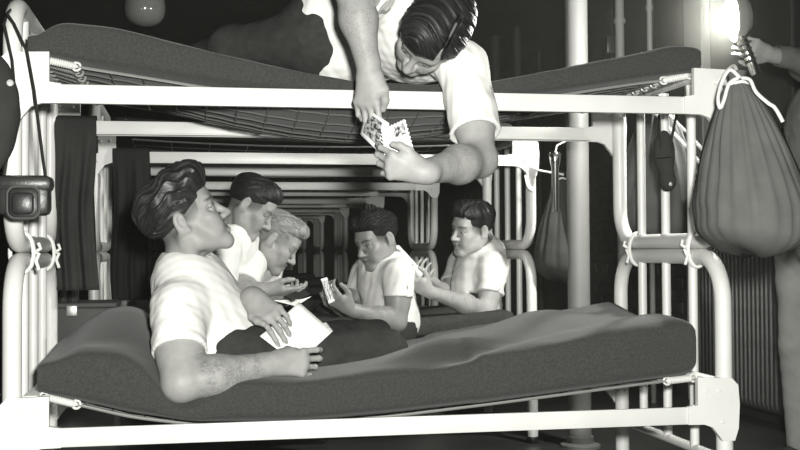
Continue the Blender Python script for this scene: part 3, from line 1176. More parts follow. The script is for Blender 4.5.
def person(label, sp):
    h = sp.get('h', 0.004)
    hb = sp.get('hb', h * 1.5)
    sc = sp.get('sc', 1.0)
    pel, mid, nek = [np.asarray(sp[k], float) for k in ('pelvis', 'mid', 'neck')]
    shR, shL = np.asarray(sp['shR'], float), np.asarray(sp['shL'], float)
    base = sp.get('base', (pel[0], pel[1], pel[2] - 0.12))
    root = thing('person', label, 'person', base)
    H = Head(sp['head'][0], sp['head'][1], sp['head'][2], sp.get('hs', 1.0) * sc)
    acr = nrm(shR - shL)
    TC = frame(acr, nek - mid)
    TB = frame(sp.get('hipdir', acr), mid - pel)
    arms = [('R', shR), ('L', shL)]
    pts = [H.o + 0.17, H.o - 0.17, nek, mid, shR, shL]
    for q, sh in arms:
        pts += [np.asarray(sp['el' + q]), np.asarray(sp['wr' + q]), np.asarray(sp['wr' + q]) + nrm(sp['hand' + q]['d']) * 0.2 * sc + 0.05, np.asarray(sp['wr' + q]) - 0.1]
    pts = np.array(pts)
    # ---- body: head, neck, arms, hands and the trunk under the shirt, one continuous surface
    f = Field(pts.min(0) - 0.09, pts.max(0) + 0.09, h)
    f.ell(mid * 0.45 + nek * 0.55, TC, np.array((0.150, 0.088, 0.150)) * sc, 0.04)
    f.ell(mid * 0.7 + pel * 0.3, TB, np.array((0.135, 0.085, 0.14)) * sc, 0.04)
    nb = nek - TC[1] * 0.012
    f.cap(nb - TC[2] * 0.03 * sc, H.w(0, -0.022, -0.030), 0.060 * sc, 0.052 * sc, 0.03)
    f.cap(nb - TC[2] * 0.05, shR - TC[2] * 0.018, 0.033 * sc, 0.042 * sc, 0.04)
    f.cap(nb - TC[2] * 0.05, shL - TC[2] * 0.018, 0.033 * sc, 0.042 * sc, 0.04)
    f.cap(nb - TC[2] * 0.05, mid, 0.06 * sc, 0.07 * sc, 0.04)
    f.cap(shR - TC[2] * 0.02, shL - TC[2] * 0.02, 0.036 * sc, None, 0.03)
    sculpt_head(f, H, **sp.get('face', {}))
    for q in (-1, 1):
        f.cap(H.w(q * 0.058, -0.022, -0.035), nek + TC[1] * 0.045 * sc + TC[0] * q * 0.014 * sc, 0.013 * sc, 0.011 * sc, 0.03)
    for q, sh in arms:
        el, wr = np.asarray(sp['el' + q], float), np.asarray(sp['wr' + q], float)
        g = sp.get('girth', 1.0) * sc
        f.cap(sh, el, 0.052 * g, 0.040 * g, 0.03)
        f.ell(sh * 0.55 + el * 0.45, frame(np.cross(el - sh, wr - el) + 1e-4, el - sh), (0.049 * g, 0.053 * g, 0.10 * g), 0.04)
        f.cap(el, el * 0.62 + wr * 0.38, 0.040 * g, 0.043 * g, 0.025)
        f.cap(el * 0.62 + wr * 0.38, wr, 0.043 * g, 0.0265 * g, 0.03)
        hd = sp['hand' + q]
        sculpt_hand(f, wr, hd['d'], hd['n'], q, hd['curl'], hd.get('thumb'), hd.get('sc', 1.0) * sc, hd.get('spread', 0.06))
    V, F = largest(*f.mesh())
    V = relax(V, F, 1, 0.35)
    col = np.ones(len(V))
    col = head_colour(H, V, col, **sp.get('paint', {}))
    for q, sh in arms:                      # hair on the forearms
        el, wr = np.asarray(sp['el' + q], float), np.asarray(sp['wr' + q], float)
        ab = wr - el
        t = np.clip((V - el) @ ab / (ab @ ab), -0.2, 1.2)
        near = np.linalg.norm(V - el - t[:, None] * ab, axis=1) < 0.07
        w = np.random.default_rng(5).random(len(V)) * (0.55 + 0.45 * wob((V[:, 0], V[:, 1], V[:, 2]), 11, 150, 4))
        fall = np.clip((t - 0.05) / 0.2, 0, 1) * np.clip((1.0 - t) / 0.2, 0, 1)
        col = np.where(near, col * (1 - sp.get('fuzz', 0.42) * w * fall), col)
    link('body', np_mesh('body', V, F, col), sp.get('skin', SKIN), root)
    # ---- hair
    link('hair', sculpt_hair(sp.get('hh', h * 0.8), H, sp['hair']), hair_mat(*sp['hairmat']), root)
    # ---- shirt
    infl = sp.get('infl', 0.013)
    f = Field(np.minimum.reduce([pel, mid, nek, shR, shL, np.asarray(sp['elR']), np.asarray(sp['elL'])]) - 0.24,
              np.maximum.reduce([pel, mid, nek, shR, shL, np.asarray(sp['elR']), np.asarray(sp['elL'])]) + 0.24, hb)
    ch = mid * 0.42 + nek * 0.58 + TC[1] * 0.008
    f.ell(ch, TC, np.array((0.160, 0.105, 0.165)) * sc + infl, 0.05)
    be = mid * 0.72 + pel * 0.28 + TB[1] * 0.006
    f.ell(be, TB, np.array((0.150, 0.102, 0.17)) * sc + infl, 0.06)
    f.ell(pel * 0.8 + mid * 0.2, TB, np.array((0.160, 0.112, 0.10)) * sc + infl, 0.06)
    f.cap(shR - acr * 0.02 - TC[2] * 0.012, shL + acr * 0.02 - TC[2] * 0.012, 0.052 * sc + infl * 0.5, None, 0.04)
    for sh in (shR, shL):
        f.cap(nek - TC[2] * 0.045, sh - TC[2] * 0.008, 0.048 * sc + infl * 0.2, 0.052 * sc + infl * 0.2, 0.04)
    sl = sp.get('sleeve', 0.62)
    cuts = []
    for q, sh in arms:
        el = np.asarray(sp['el' + q], float)
        hem = sh + (el - sh) * sl
        ov = sp.get('ov', 0.010) if sl < 0.9 else 0.013
        gs = sp.get('girth', 1.0) * sc
        f.cap(sh, hem + nrm(el - sh) * 0.05, 0.052 * gs + ov, 0.050 * gs + ov + 0.007, 0.035)
        cuts.append((sh, el, hem))
        if sl > 0.9:
            wr = np.asarray(sp['wr' + q], float)
            f.cap(el, wr - nrm(wr - el) * 0.03, 0.054 * sc, 0.040 * sc, 0.03)
    f.fn(folds(sp.get('seed', 1), sp.get('ff', 62), sp.get('fa', 0.007)))
    # neckline
    nd = nrm(H.w(0, -0.03, -0.05) - nb)
    nc = nek + sp.get('nl', 0.018) * nd * 1.0
    f.cyl(nc - nd * 0.012, nc + nd * 0.2, 0.068 * sc, 0.006)
    f.ell(nc + TC[1] * 0.045 * sc, TC, np.array((0.062, 0.050, sp.get('nd', 0.032))) * sc, 0.008, 's')
    for sh, el, hem in cuts:
        if sl <= 0.9:
            a = nrm(el - sh)
            f.cyl(hem, hem + a * 0.16, 0.105 * sc, 0.0)
            f.cap(hem - a * 0.045, hem + a * 0.05, 0.0515 * sc * sp.get('girth', 1), None, 0.006, 's')
    V, F = f.mesh()
    V = relax(V, F, 1, 0.5)
    link(sp.get('topname', 't_shirt'), np_mesh('t_shirt', V, F), sp.get('top', TEE), root)
    # ---- trousers
    if 'knR' in sp:
        hipR, hipL = np.asarray(sp['hipR'], float), np.asarray(sp['hipL'], float)
        L = [np.asarray(sp[k], float) for k in ('knR', 'knL', 'anR', 'anL')]
        allp = np.array(L + [hipR, hipL, pel, mid])
        f = Field(allp.min(0) - 0.2, allp.max(0) + 0.2, sp.get('ht', hb * 1.2))
        f.ell(pel, TB, np.array((0.168, 0.122, 0.115)) * sc, 0.05)
        wst = pel + TB[2] * 0.10
        f.ell(wst, TB, np.array((0.158, 0.118, 0.05)) * sc, 0.03)
        for hip, kn, an in ((hipR, L[0], L[2]), (hipL, L[1], L[3])):
            f.cap(hip, kn, 0.092 * sc, 0.068 * sc, 0.05)
            f.cap(kn, an, 0.068 * sc, 0.058 * sc, 0.03)
        f.fn(folds(sp.get('seed', 1) + 20, 45, sp.get('lf', 0.010)))
        V, F = f.mesh()
        V = relax(V, F, 1, 0.5)
        link('trousers', np_mesh('trousers', V, F), sp.get('legs', TROUSER), root)
        for kn, an, fd in ((L[0], L[2], sp.get('toe', (1, 0, 0))), (L[1], L[3], sp.get('toe', (1, 0, 0)))):
            fd = nrm(fd)
            a = an + nrm(an - kn) * 0.04
            g = Field(np.minimum(a, a + fd * 0.2) - 0.12, np.maximum(a, a + fd * 0.2) + 0.12, 0.007)
            dn = nrm(np.asarray(sp.get('down', an - kn), float))
            g.cap(an, a, 0.045, 0.042, 0.02)
            g.cap(a, a + fd * 0.16 + dn * 0.012, 0.04, 0.034, 0.03)
            g.cap(a - fd * 0.05 + dn * 0.012, a, 0.034, 0.036, 0.03)
            V, F = g.mesh()
            link('shoe', np_mesh('shoe', V, F), LEATHER, root)
    return root, H

# ------------------------------------------------------------------ the men
def toward(p, q):
    return np.asarray(q, float) - np.asarray(p, float)


RELAX = [(18, 30, 20), (20, 35, 22), (24, 38, 24), (28, 40, 26)]
GRIP = [(35, 50, 30), (40, 55, 32), (45, 58, 35), (50, 60, 36)]
PINCH = [(38, 40, 22), (46, 50, 30), (56, 58, 34), (62, 60, 34)]

# man on the lower cot, propped on his right elbow, looking up over his letter
wrR, wrL = P(272, 364, 3.13), P(255, 299, 3.31)
man1 = dict(h=0.0034, hb=0.005, seed=3,
            pelvis=P(228, 352, 3.42), mid=P(206, 322, 3.40), neck=P(187, 285, 3.37),
            head=(P(185, 221, 3.36), (0.90, -0.06, 0.42), (-0.42, -0.02, 0.92)), hs=1.05,
            shR=P(178, 308, 3.22), elR=P(181, 383, 3.085), wrR=wrR,
            handR=dict(d=toward(wrR, P(318, 362, 3.14)), n=(0.0, 1.0, -0.15), curl=[(22, 38, 20), (30, 42, 24), (38, 46, 26), (44, 48, 28)],
                       thumb=[(0.022, 0.022, 0.010), (0.050, 0.038, 0.030), (0.075, 0.034, 0.044), (0.098, 0.026, 0.050)]),
            shL=P(206, 299, 3.54), elL=P(219, 326, 3.53), wrL=wrL,
            handL=dict(d=toward(wrL, P(288, 330, 3.19)), n=(0.15, 0.75, -0.62), curl=[(18, 25, 15), (25, 32, 18), (30, 36, 20), (34, 40, 22)],
                       thumb=[(0.022, 0.022, 0.006), (0.052, 0.044, 0.002), (0.082, 0.046, -0.004), (0.106, 0.040, -0.006)]),
            nl=0.0, fa=0.0055, fuzz=0.7, face=dict(smile=0.7, nose=0.95), paint=dict(smile=0.7, stub=0.40),
            hair=dict(thick=0.022, grow=0.42, wave=0.003, wave2=0.0045, sf=30, slope=0.50, off=0.004, side=0.55, temple=0.006,
                      lumps=[((0, 0.040, 0.100), (0.052, 0.045, 0.034)), ((0, 0.058, 0.094), (0.045, 0.030, 0.026))], fz=-0.004),
            hairmat=('dark_wavy_hair', 0.020, 0.42, 0.35), girth=1.22,
            hipR=P(240, 358, 3.30), hipL=P(240, 350, 3.52), knR=P(384, 352, 3.40), knL=P(372, 342, 3.66),
            anR=P(300, 352, 3.70), anL=P(306, 358, 3.44), toe=(-0.7, 0.5, 0), hipdir=(-0.1, -1, 0), sleeve=0.60)
person('man in a white t-shirt on the lower cot, smiling upward over a letter', man1)

# man on the upper cot, leaning over the rail with photographs in his hands
wrR, wrL = P(369, 70, 2.88), P(423, 172, 2.69)
man6 = dict(h=0.0034, hb=0.005, seed=9,
            pelvis=P(322, 44, 3.42), mid=P(372, 30, 3.36), neck=P(428, 30, 3.07),
            head=(P(433, 32, 2.92), (-0.56, -0.10, -0.81), (0.05, -0.97, 0.14)), hs=1.02,
            shR=P(384, 4, 3.12), elR=P(352, -12, 2.90), wrR=wrR,
            handR=dict(d=(-0.08, -0.08, -1), n=(0.70, 0.72, 0), curl=[(14, 28, 18), (18, 32, 20), (22, 36, 22), (26, 40, 24)],
                       thumb=[(0.022, 0.022, 0.006), (0.052, 0.042, 0.014), (0.078, 0.036, 0.030), (0.098, 0.024, 0.040)]),
            shL=P(464, 68, 3.02), elL=P(480, 160, 2.88), wrL=wrL,
            handL=dict(sc=0.92, d=toward(wrL, P(390, 165, 2.70)), n=(0.05, 0.9, 0.35), curl=[(40, 35, 20), (48, 42, 24), (52, 48, 26), (56, 50, 28)],
                       thumb=[(0.022, 0.024, 0.006), (0.050, 0.048, 0.004), (0.074, 0.056, 0.006), (0.094, 0.054, 0.012)]),
            face=dict(smile=0.1), paint=dict(stub=0.45),
            hair=dict(thick=0.020, grow=0.45, wave=0.0011, sf=190, comb='side', slope=0.42, off=-0.004, part=-0.042, side=0.5,
                      lumps=[((0.015, 0.045, 0.092), (0.050, 0.045, 0.036))]),
            hairmat=('dark_glossy_hair', 0.015, 0.42, 0.16), girth=1.08,
            hipR=P(316, 40, 3.36), hipL=P(314, 48, 3.55), knR=P(232, 48, 3.55), knL=P(236, 56, 3.66),
            anR=P(196, 62, 3.70), anL=P(200, 66, 3.74), toe=(-1, 0.2, 0), hipdir=(0, -0.55, 0.85), sleeve=0.72, infl=0.014, nd=0.05, lf=0.006)
person('man in a white t-shirt leaning down from the upper cot with photographs', man6)

# four men on the second bunk's lower cot
wrR, wrL = P(262, 300, 4.75), P(268, 304, 5.1)
man2 = dict(h=0.0048, hb=0.007, seed=13,
            pelvis=P(203, 318, 4.90), mid=P(214, 285, 4.88), neck=P(234, 233, 4.82),
            head=(P(249, 206, 4.78), (0.78, -0.12, -0.58), (0.55, -0.08, 0.82)), hs=1.04,
            shR=P(222, 248, 4.68), elR=P(222, 306, 4.66), wrR=wrR, handR=dict(d=(1, 0.2, 0.1), n=(0, 0.3, 1), curl=RELAX),
            shL=P(244, 246, 5.02), elL=P(240, 302, 5.10), wrL=wrL, handL=dict(d=(1, -0.2, 0.1), n=(0, -0.3, 1), curl=RELAX),
            face=dict(smile=0.8), paint=dict(smile=0.8, stub=0.4),
            nl=0.032, nd=0.02, hair=dict(thick=0.012, grow=0.35, wave=0.0015, slope=0.46, off=0.006, side=0.25, lumps=[((0, 0.045, 0.092), (0.046, 0.038, 0.030))]),
            hairmat=('dark_short_hair', 0.014, 0.5, 0.25),
            hipR=P(206, 326, 4.80), hipL=P(208, 324, 4.98), knR=P(278, 332, 4.76), knL=P(280, 332, 4.97),
            anR=P(282, 422, 4.80), anL=P(284, 418, 4.98), toe=(1, 0, 0), down=(0, 0, -1), hipdir=(-0.1, -1, 0))
wrR, wrL = P(265, 290, 4.72), P(272, 300, 5.05)
man3 = dict(h=0.0048, hb=0.007, seed=17,
            pelvis=P(214, 320, 5.30), mid=P(229, 295, 5.18), neck=P(257, 259, 4.98),
            head=(P(275, 241, 4.93), (0.76, -0.14, -0.60), (0.58, -0.05, 0.80)), hs=1.03,
            shR=P(250, 264, 4.84), elR=P(240, 296, 4.72), wrR=wrR,
            handR=dict(d=toward(wrR, P(312, 296, 4.75)), n=(0.0, 0.5, 0.8), curl=[(12, 20, 14), (14, 24, 16), (20, 30, 18), (26, 34, 20)]),
            shL=P(268, 268, 5.16), elL=P(262, 306, 5.2), wrL=wrL, handL=dict(d=(1, -0.3, 0.1), n=(0, -0.3, 1), curl=RELAX),
            face=dict(smile=0.2), paint=dict(stub=0.75, brow=0.6),
            nl=0.032, nd=0.02, hair=dict(thick=0.012, grow=0.35, wave=0.0018, wave2=0.002, slope=0.46, off=0.008, side=0.25, lumps=[((0, 0.050, 0.096), (0.046, 0.040, 0.028))]),
            hairmat=('blond_hair', 0.20, 0.45),
            hipR=P(218, 326, 5.20), hipL=P(220, 324, 5.40), knR=P(288, 328, 5.18), knL=P(290, 326, 5.42),
            anR=P(292, 408, 5.2), anL=P(294, 400, 5.44), toe=(1, 0, 0), down=(0, 0, -1), hipdir=(-0.1, -1, 0))
wrL, wrR = P(350, 309, 4.78), P(342, 310, 5.02)
man4 = dict(h=0.0048, hb=0.007, seed=21,
            pelvis=P(392, 326, 5.10), mid=P(389, 302, 5.10), neck=P(386, 263, 5.02),
            head=(P(378, 240, 4.98), (-0.80, -0.46, -0.36), (-0.28, -0.10, 0.95)), hs=1.03,
            shL=P(399, 273, 4.86), elL=P(397, 322, 4.84), wrL=wrL,
            handL=dict(d=toward(wrL, P(330, 296, 4.74)), n=(0.25, 0.75, 0.55), curl=GRIP),
            shR=P(366, 272, 5.22), elR=P(352, 312, 5.22), wrR=wrR,
            handR=dict(d=toward(wrR, P(324, 302, 4.92)), n=(0.1, -0.2, 0.95), curl=GRIP),
            face=dict(lips=1.1), paint=dict(stub=0.30, brow=0.25),
            hair=dict(thick=0.014, grow=0.4, wave=0.003, wave2=0.004, sf=60, slope=0.46, off=0.002, side=0.4, lumps=[((0, 0.042, 0.094), (0.052, 0.044, 0.030))]),
            hairmat=('black_curly_hair', 0.008, 0.6, 0.15), skin=SKIN_D,
            hipL=P(392, 330, 5.0), hipR=P(388, 328, 5.22), knL=P(322, 334, 4.95), knR=P(326, 330, 5.20),
            anL=P(326, 416, 4.96), anR=P(328, 408, 5.20), toe=(-1, 0, 0), down=(0, 0, -1), hipdir=(0.1, 1, 0), sleeve=0.5)
wrL, wrR = P(428, 291, 4.98), P(432, 282, 5.26)
man5 = dict(h=0.0048, hb=0.007, seed=25,
            pelvis=P(474, 318, 5.36), mid=P(476, 292, 5.38), neck=P(486, 252, 5.38),
            head=(P(473, 229, 5.30), (-0.88, -0.36, -0.16), (-0.14, -0.26, 0.95)), hs=1.04,
            shL=P(494, 266, 5.22), elL=P(487, 311, 5.16), wrL=wrL,
            handL=dict(d=toward(wrL, P(408, 278, 4.92)), n=(0.2, 0.8, 0.4), curl=GRIP),
            shR=P(462, 262, 5.58), elR=P(448, 298, 5.5), wrR=wrR,
            handR=dict(d=toward(wrR, P(412, 270, 5.1)), n=(0.1, -0.3, 0.9), curl=GRIP),
            paint=dict(stub=0.35, brow=0.25),
            hair=dict(thick=0.018, grow=0.42, wave=0.0018, sf=200, comb='side', slope=0.46, off=0.0, part=-0.040, side=0.4, lumps=[((0.01, 0.048, 0.094), (0.050, 0.042, 0.032))]),
            hairmat=('dark_glossy_hair', 0.015, 0.42, 0.16), skin=mat('tan_skin', 0.36, 0.48, 0.35, noise=(45, 0.07), bump=(500, 0.12, 0.001), attr='col'),
            hipL=P(474, 324, 5.25), hipR=P(470, 322, 5.47), knL=P(404, 326, 5.36), knR=P(400, 324, 5.56),
            anL=P(356, 330, 5.44), anR=P(352, 328, 5.62), toe=(-0.6, 0.3, 0.6), hipdir=(0.1, 1, 0), sleeve=0.62)
person('dark-haired man in a white t-shirt, farthest left on the second bunk, head bowed', man2)
person('blond man in a white t-shirt on the second bunk, bending over a wallet', man3)
person('man with short curly hair on the second bunk, holding small cards', man4)
person('man with parted dark hair leaning back at the foot of the second bunk', man5)

# the assistant with the flashbulb, half out of the picture at the right
JACKET = mat('grey_work_jacket', 0.13, 0.9, 0.1, noise=(12, 0.15), bump=(260, 0.35, 0.002))
PALE = mat('pale_khaki_trousers', 0.22, 0.9, 0.1, noise=(10, 0.08), bump=(260, 0.3, 0.002))
px = PX(815, 4.12)
wrR = P(769, 54, 3.99)
wrL = np.array((px + 0.10, 3.86, 0.95))
man7 = dict(h=0.0055, hb=0.008, seed=31, base=(px, 4.12, 0), topname='jacket', top=JACKET, legs=PALE,
            pelvis=(px + 0.01, 4.14, 0.96), mid=(px + 0.02, 4.14, 1.20), neck=(px + 0.09, 4.12, 1.56),
            head=((px + 0.16, 4.08, 1.72), (-0.85, -0.45, 0.1), (0.15, 0, 1)),
            shR=P(806, 62, 4.28), elR=P(832, 68, 4.04), wrR=wrR,
            handR=dict(d=toward(wrR, P(748, 46, 3.94)), n=(-0.3, 0.9, 0.2), curl=GRIP),
            shL=(px + 0.14, 3.94, 1.50), elL=(px + 0.18, 3.88, 1.22), wrL=wrL,
            handL=dict(d=(-0.1, 0, -1), n=(0.3, 1, 0), curl=RELAX),
            hair=dict(thick=0.015, grow=0.4, wave=0.002, slope=0.46), hairmat=('dark_short_hair', 0.014, 0.5, 0.25),
            hipR=(px - 0.01, 4.24, 0.90), hipL=(px + 0.0, 4.05, 0.90), knR=(px - 0.005, 4.26, 0.50), knL=(px - 0.01, 4.04, 0.50),
            anR=(px + 0.02, 4.28, 0.09), anL=(px - 0.0, 4.04, 0.09), toe=(-0.95, -0.2, 0), down=(0, 0, -1), hipdir=(-0.4, 0.9, 0), sleeve=0.99, infl=0.018, nl=0.04, lf=0.006)
person('man in a grey jacket and pale trousers holding up a flashbulb', man7)

# ------------------------------------------------------------------ things around the men
def sheet(name, corners, label, cat, m=PAPER, n=10, bend=0.0, th=0.0016, deckle=0.0, group=None):
    """thin curved sheet over four world corners (a, b, c, d in order)"""
    a, b, c, d = [np.asarray(q, float) for q in corners]
    nn = nrm(np.cross(b - a, d - a))
    V, F = [], []
    for side in (0, 1):
        for i in range(n + 1):
            for j in range(n + 1):
                s, t = i / n, j / n
                p = a * (1 - s) * (1 - t) + b * s * (1 - t) + c * s * t + d * (1 - s) * t
                if deckle and (i in (0, n) or j in (0, n)):
                    cen = (a + b + c + d) / 4
                    p = p + nrm(p - cen) * deckle * (1 if (i + j) % 2 else -1)
                V.append(p + nn * (bend * math.sin(math.pi * s) + (th if side else 0)))
    w = n + 1
    for i in range(n):
        for j in range(n):
            q = (i * w + j, (i + 1) * w + j, (i + 1) * w + j + 1, i * w + j + 1)
            F.append(q[::-1])
            F.append(tuple(k + w * w for k in q))
    ring = [i * w for i in range(n)] + [n * w + j for j in range(n)] + [(n - i) * w + n for i in range(n)] + [n - j for j in range(n)]
    for k in range(len(ring)):
        p, q = ring[k], ring[(k + 1) % len(ring)]
        F.append((p, q, q + w * w, p + w * w))
    me = mesh(name, V, F, True)
    uv = me.attributes.new('sheetuv', 'FLOAT_VECTOR', 'POINT')
    uv.data.foreach_set('vector', np.array([(i / n, j / n, 0) for s in (0, 1) for i in range(w) for j in range(w)], np.float32).ravel())
    return tag(link(name, me, m), label, cat, group)


def print_mat(name, rect, scale=9.0, edge=0.0):
    """white paper carrying a dark printed picture inside rect = (s0, s1, t0, t1)"""
    m = bpy.data.materials.new(name)
    m.use_nodes = True
    nt = m.node_tree
    b = nt.nodes['Principled BSDF']
    b.inputs['Roughness'].default_value = 0.35
    at = nt.nodes.new('ShaderNodeAttribute')
    at.attribute_name = 'sheetuv'
    sx = nt.nodes.new('ShaderNodeSeparateXYZ')
    nt.links.new(at.outputs['Vector'], sx.inputs[0])
    prod = None
    for ax, lo, hi in ((0, rect[0], rect[1]), (1, rect[2], rect[3])):
        for op, v in (('GREATER_THAN', lo), ('LESS_THAN', hi)):
            c = nt.nodes.new('ShaderNodeMath')
            c.operation = op
            nt.links.new(sx.outputs[ax], c.inputs[0])
            c.inputs[1].default_value = v
            if prod is None:
                prod = c.outputs[0]
            else:
                mu = nt.nodes.new('ShaderNodeMath')
                mu.operation = 'MULTIPLY'
                nt.links.new(prod, mu.inputs[0])
                nt.links.new(c.outputs[0], mu.inputs[1])
                prod = mu.outputs[0]
    n = nt.nodes.new('ShaderNodeTexNoise')
    n.inputs['Scale'].default_value = scale
    n.inputs['Detail'].default_value = 2
    nt.links.new(at.outputs['Vector'], n.inputs['Vector'])
    cr = nt.nodes.new('ShaderNodeMapRange')
    cr.inputs[1].default_value, cr.inputs[2].default_value = 0.40, 0.60
    cr.inputs[3].default_value, cr.inputs[4].default_value = 0.03, 0.5
    nt.links.new(n.outputs['Fac'], cr.inputs[0])
    mx = nt.nodes.new('ShaderNodeMix')
    mx.data_type = 'FLOAT'
    nt.links.new(prod, mx.inputs[0])
    mx.inputs[2].default_value = 0.85
    nt.links.new(cr.outputs[0], mx.inputs[3])
    cc = nt.nodes.new('ShaderNodeCombineColor')
    for i in range(3):
        nt.links.new(mx.outputs[0], cc.inputs[i])
    nt.links.new(cc.outputs[0], b.inputs['Base Color'])
    return m


sheet('letter', [P(260, 336, 3.225), P(299, 302, 3.32), P(331, 330, 3.28), P(294, 362, 3.19)], 'white letter page held in both hands of the man on the lower cot', 'letter', bend=0.006)
sheet('letter', [P(298, 331, 3.26), P(326, 322, 3.33), P(333, 331, 3.31), P(306, 356, 3.22)], 'second white letter page showing behind the right corner of the held letter', 'letter', bend=0.004)
sheet('letter', [P(388, 346, 3.76), P(412, 345, 3.78), P(416, 350, 3.66), P(392, 353, 3.64)], 'loose white paper lying on the lower mattress', 'paper')
sheet('photograph', [P(366, 109, 2.93), P(389, 123, 2.80), P(385, 158, 2.76), P(360, 134, 2.88)], 'curled picture print pinched under the leaning man\'s hanging hand', 'photograph',
      print_mat('picture_print', (0.14, 0.80, 0.12, 0.86)), bend=-0.012)
sheet('photograph', [P(381, 129, 2.745), P(405, 119, 2.735), P(414, 151, 2.715), P(385, 160, 2.725)], 'deckle edged white print with small dark picture beside the curled one', 'photograph',
      print_mat('small_picture_print', (0.45, 0.92, 0.08, 0.42), 7.0), n=16, bend=0.003, deckle=0.0022)

# papers held by the men on the second bunk
sheet('wallet', [P(284, 296, 4.66), P(305, 285, 4.78), P(313, 292, 4.76), P(292, 301, 4.64)], 'dark open photo wallet in the blond man\'s hand', 'wallet', LEATHER, bend=0.006, th=0.006)
sheet('letter', [P(272, 300, 4.65), P(300, 300, 4.66), P(312, 296, 4.74), P(296, 306, 4.62)], 'white slip under the dark wallet in the blond man\'s hand', 'paper')
sheet('card', [P(321, 279, 4.72), P(327, 277, 4.74), P(335, 301, 4.72), P(329, 304, 4.70)], 'dark backed card at the front of the curly haired man\'s hands', 'card', print_mat('card_print', (0.0, 1.0, 0.1, 0.9), 5.0))
sheet('card', [P(325, 283, 4.76), P(331, 283, 4.80), P(346, 300, 4.80), P(338, 304, 4.76)], 'white card between the fingers of the curly haired man', 'card')
sheet('newspaper', [P(389, 239, 5.02), P(399, 245, 5.10), P(425, 273, 5.06), P(413, 287, 4.92)], 'white folded paper sheet in the hands of the man with parted hair', 'paper', bend=0.02)


# ropes that tie the upper hoop to the lower one
def rope_tie(x, y, s, label):
    t = thing('rope_tie', label, 'rope', (x, y, 0.9), 'rope ties where the cots meet')
    path = []
    for k in range(64):
        a = 2 * math.pi * k / 64 * 2
        path.append((x + 0.031 * math.cos(a), y + 0.012 * (k / 64 - 0.5), 0.899 + 0.056 * math.sin(a)))
    MB().tube(path, 0.0055, 7).build('rope_loop', ROPE, t)
    kx = x - 0.034 * s
    MB().tube([(kx, y, 0.90), (kx - 0.012 * s, y - 0.01, 0.895), (kx - 0.005 * s, y - 0.014, 0.875), (kx - 0.014 * s, y - 0.018, 0.85)], 0.005, 7).build('rope_end', ROPE, t)
    MB().tube([(kx, y, 0.90), (kx - 0.014 * s, y + 0.008, 0.91), (kx - 0.008 * s, y + 0.012, 0.925)], 0.005, 7).build('rope_end', ROPE, t)


rope_tie(X1, Y0 + 0.165, 1, 'white rope tie joining the hoops at the foot end, nearest the big bag')
rope_tie(X1, Y1 - 0.16, 1, 'white rope tie joining the hoops at the foot end, nearest the column')
rope_tie(X0, Y0 + 0.17, -1, 'white rope tie joining the head end hoops, nearest the picture edge')
rope_tie(X0, Y1 - 0.15, -1, 'white rope tie joining the head end hoops, nearest the hanging blanket')


# duffel bags
def duffel(label, c, zt, zb, R, m, pleats=17, seed=0, cord=None, flat=1.0, skew=0.0):
    x, y = c
    t = thing('duffel_bag', label, 'bag', (x, y, zb), 'canvas duffel bags hanging from the bunks')
    n, seg = 36, 96
    V, F = [], []
    for i in range(n):
        q = i / (n - 1)
        z = zt + (zb - zt) * q
        env = R * (0.12 + 0.88 * min(1.0, (q / 0.72)) ** 0.72)
        if q > 0.84:
            env *= math.sqrt(max(0.0, 1 - ((q - 0.84) / 0.165) ** 2))
        for k in range(seg):
            a = 2 * math.pi * k / seg
            am = 0.10 * (1 - q) ** 0.7 * min(1, 0.25 + q * 3)
            pl = am * (math.sin(pleats * a + 2 * math.sin(2 * a + seed)) * 0.65 + 0.35 * math.sin((pleats * 1.7) // 1 * a + seed))
            wr_ = 0.022 * math.sin(3 * a + 9 * q + seed) + 0.012 * math.sin(7 * a - 14 * q)
            rr = env * (1 + pl + wr_)
            V.append((x + skew * min(1, q * 1.3) + rr * math.cos(a), y + rr * flat * math.sin(a), z + 0.012 * math.sin(2 * a + seed) * q))
    for i in range(n - 1):
        for k in range(seg):
            F.append((i * seg + k, i * seg + (k + 1) % seg, (i + 1) * seg + (k + 1) % seg, (i + 1) * seg + k))
    F.append(tuple(range(seg))[::-1])
    F.append(tuple((n - 1) * seg + k for k in range(seg)))
    link('bag_body', mesh('bag_body', V, F), m, t)
    # gathered mouth and draw cord
    MB().lathe([(R * 0.12, -0.015), (R * 0.14, 0.008), (R * 0.17, 0.022), (R * 0.13, 0.024), (R * 0.06, 0.008)], (x, y, zt), seg=24).build('bag_mouth', m, t)
    ring = [(x + R * 0.19 * math.cos(a), y + R * 0.19 * flat * math.sin(a), zt - 0.012 + 0.003 * math.sin(3 * a)) for a in np.linspace(0, 6.283, 24)[:-1]]
    MB().tube(ring, 0.005, 7, True).build('draw_cord', ROPE, t)
    for pts in (cord or []):
        pts = [Vector(p) for p in pts]
        sm = []
        for i in range(len(pts) - 1):
            p0, p1, p2, p3 = pts[max(i - 1, 0)], pts[i], pts[i + 1], pts[min(i + 2, len(pts) - 1)]
            for s_ in np.linspace(0, 1, 6, endpoint=False):
                sm.append(0.5 * ((2 * p1) + (-p0 + p2) * s_ + (2 * p0 - 5 * p1 + 4 * p2 - p3) * s_ ** 2 + (-p0 + 3 * p1 - 3 * p2 + p3) * s_ ** 3))
        sm.append(pts[-1])
        MB().tube(sm, 0.005, 7).build('cord_end', ROPE, t)
    return t


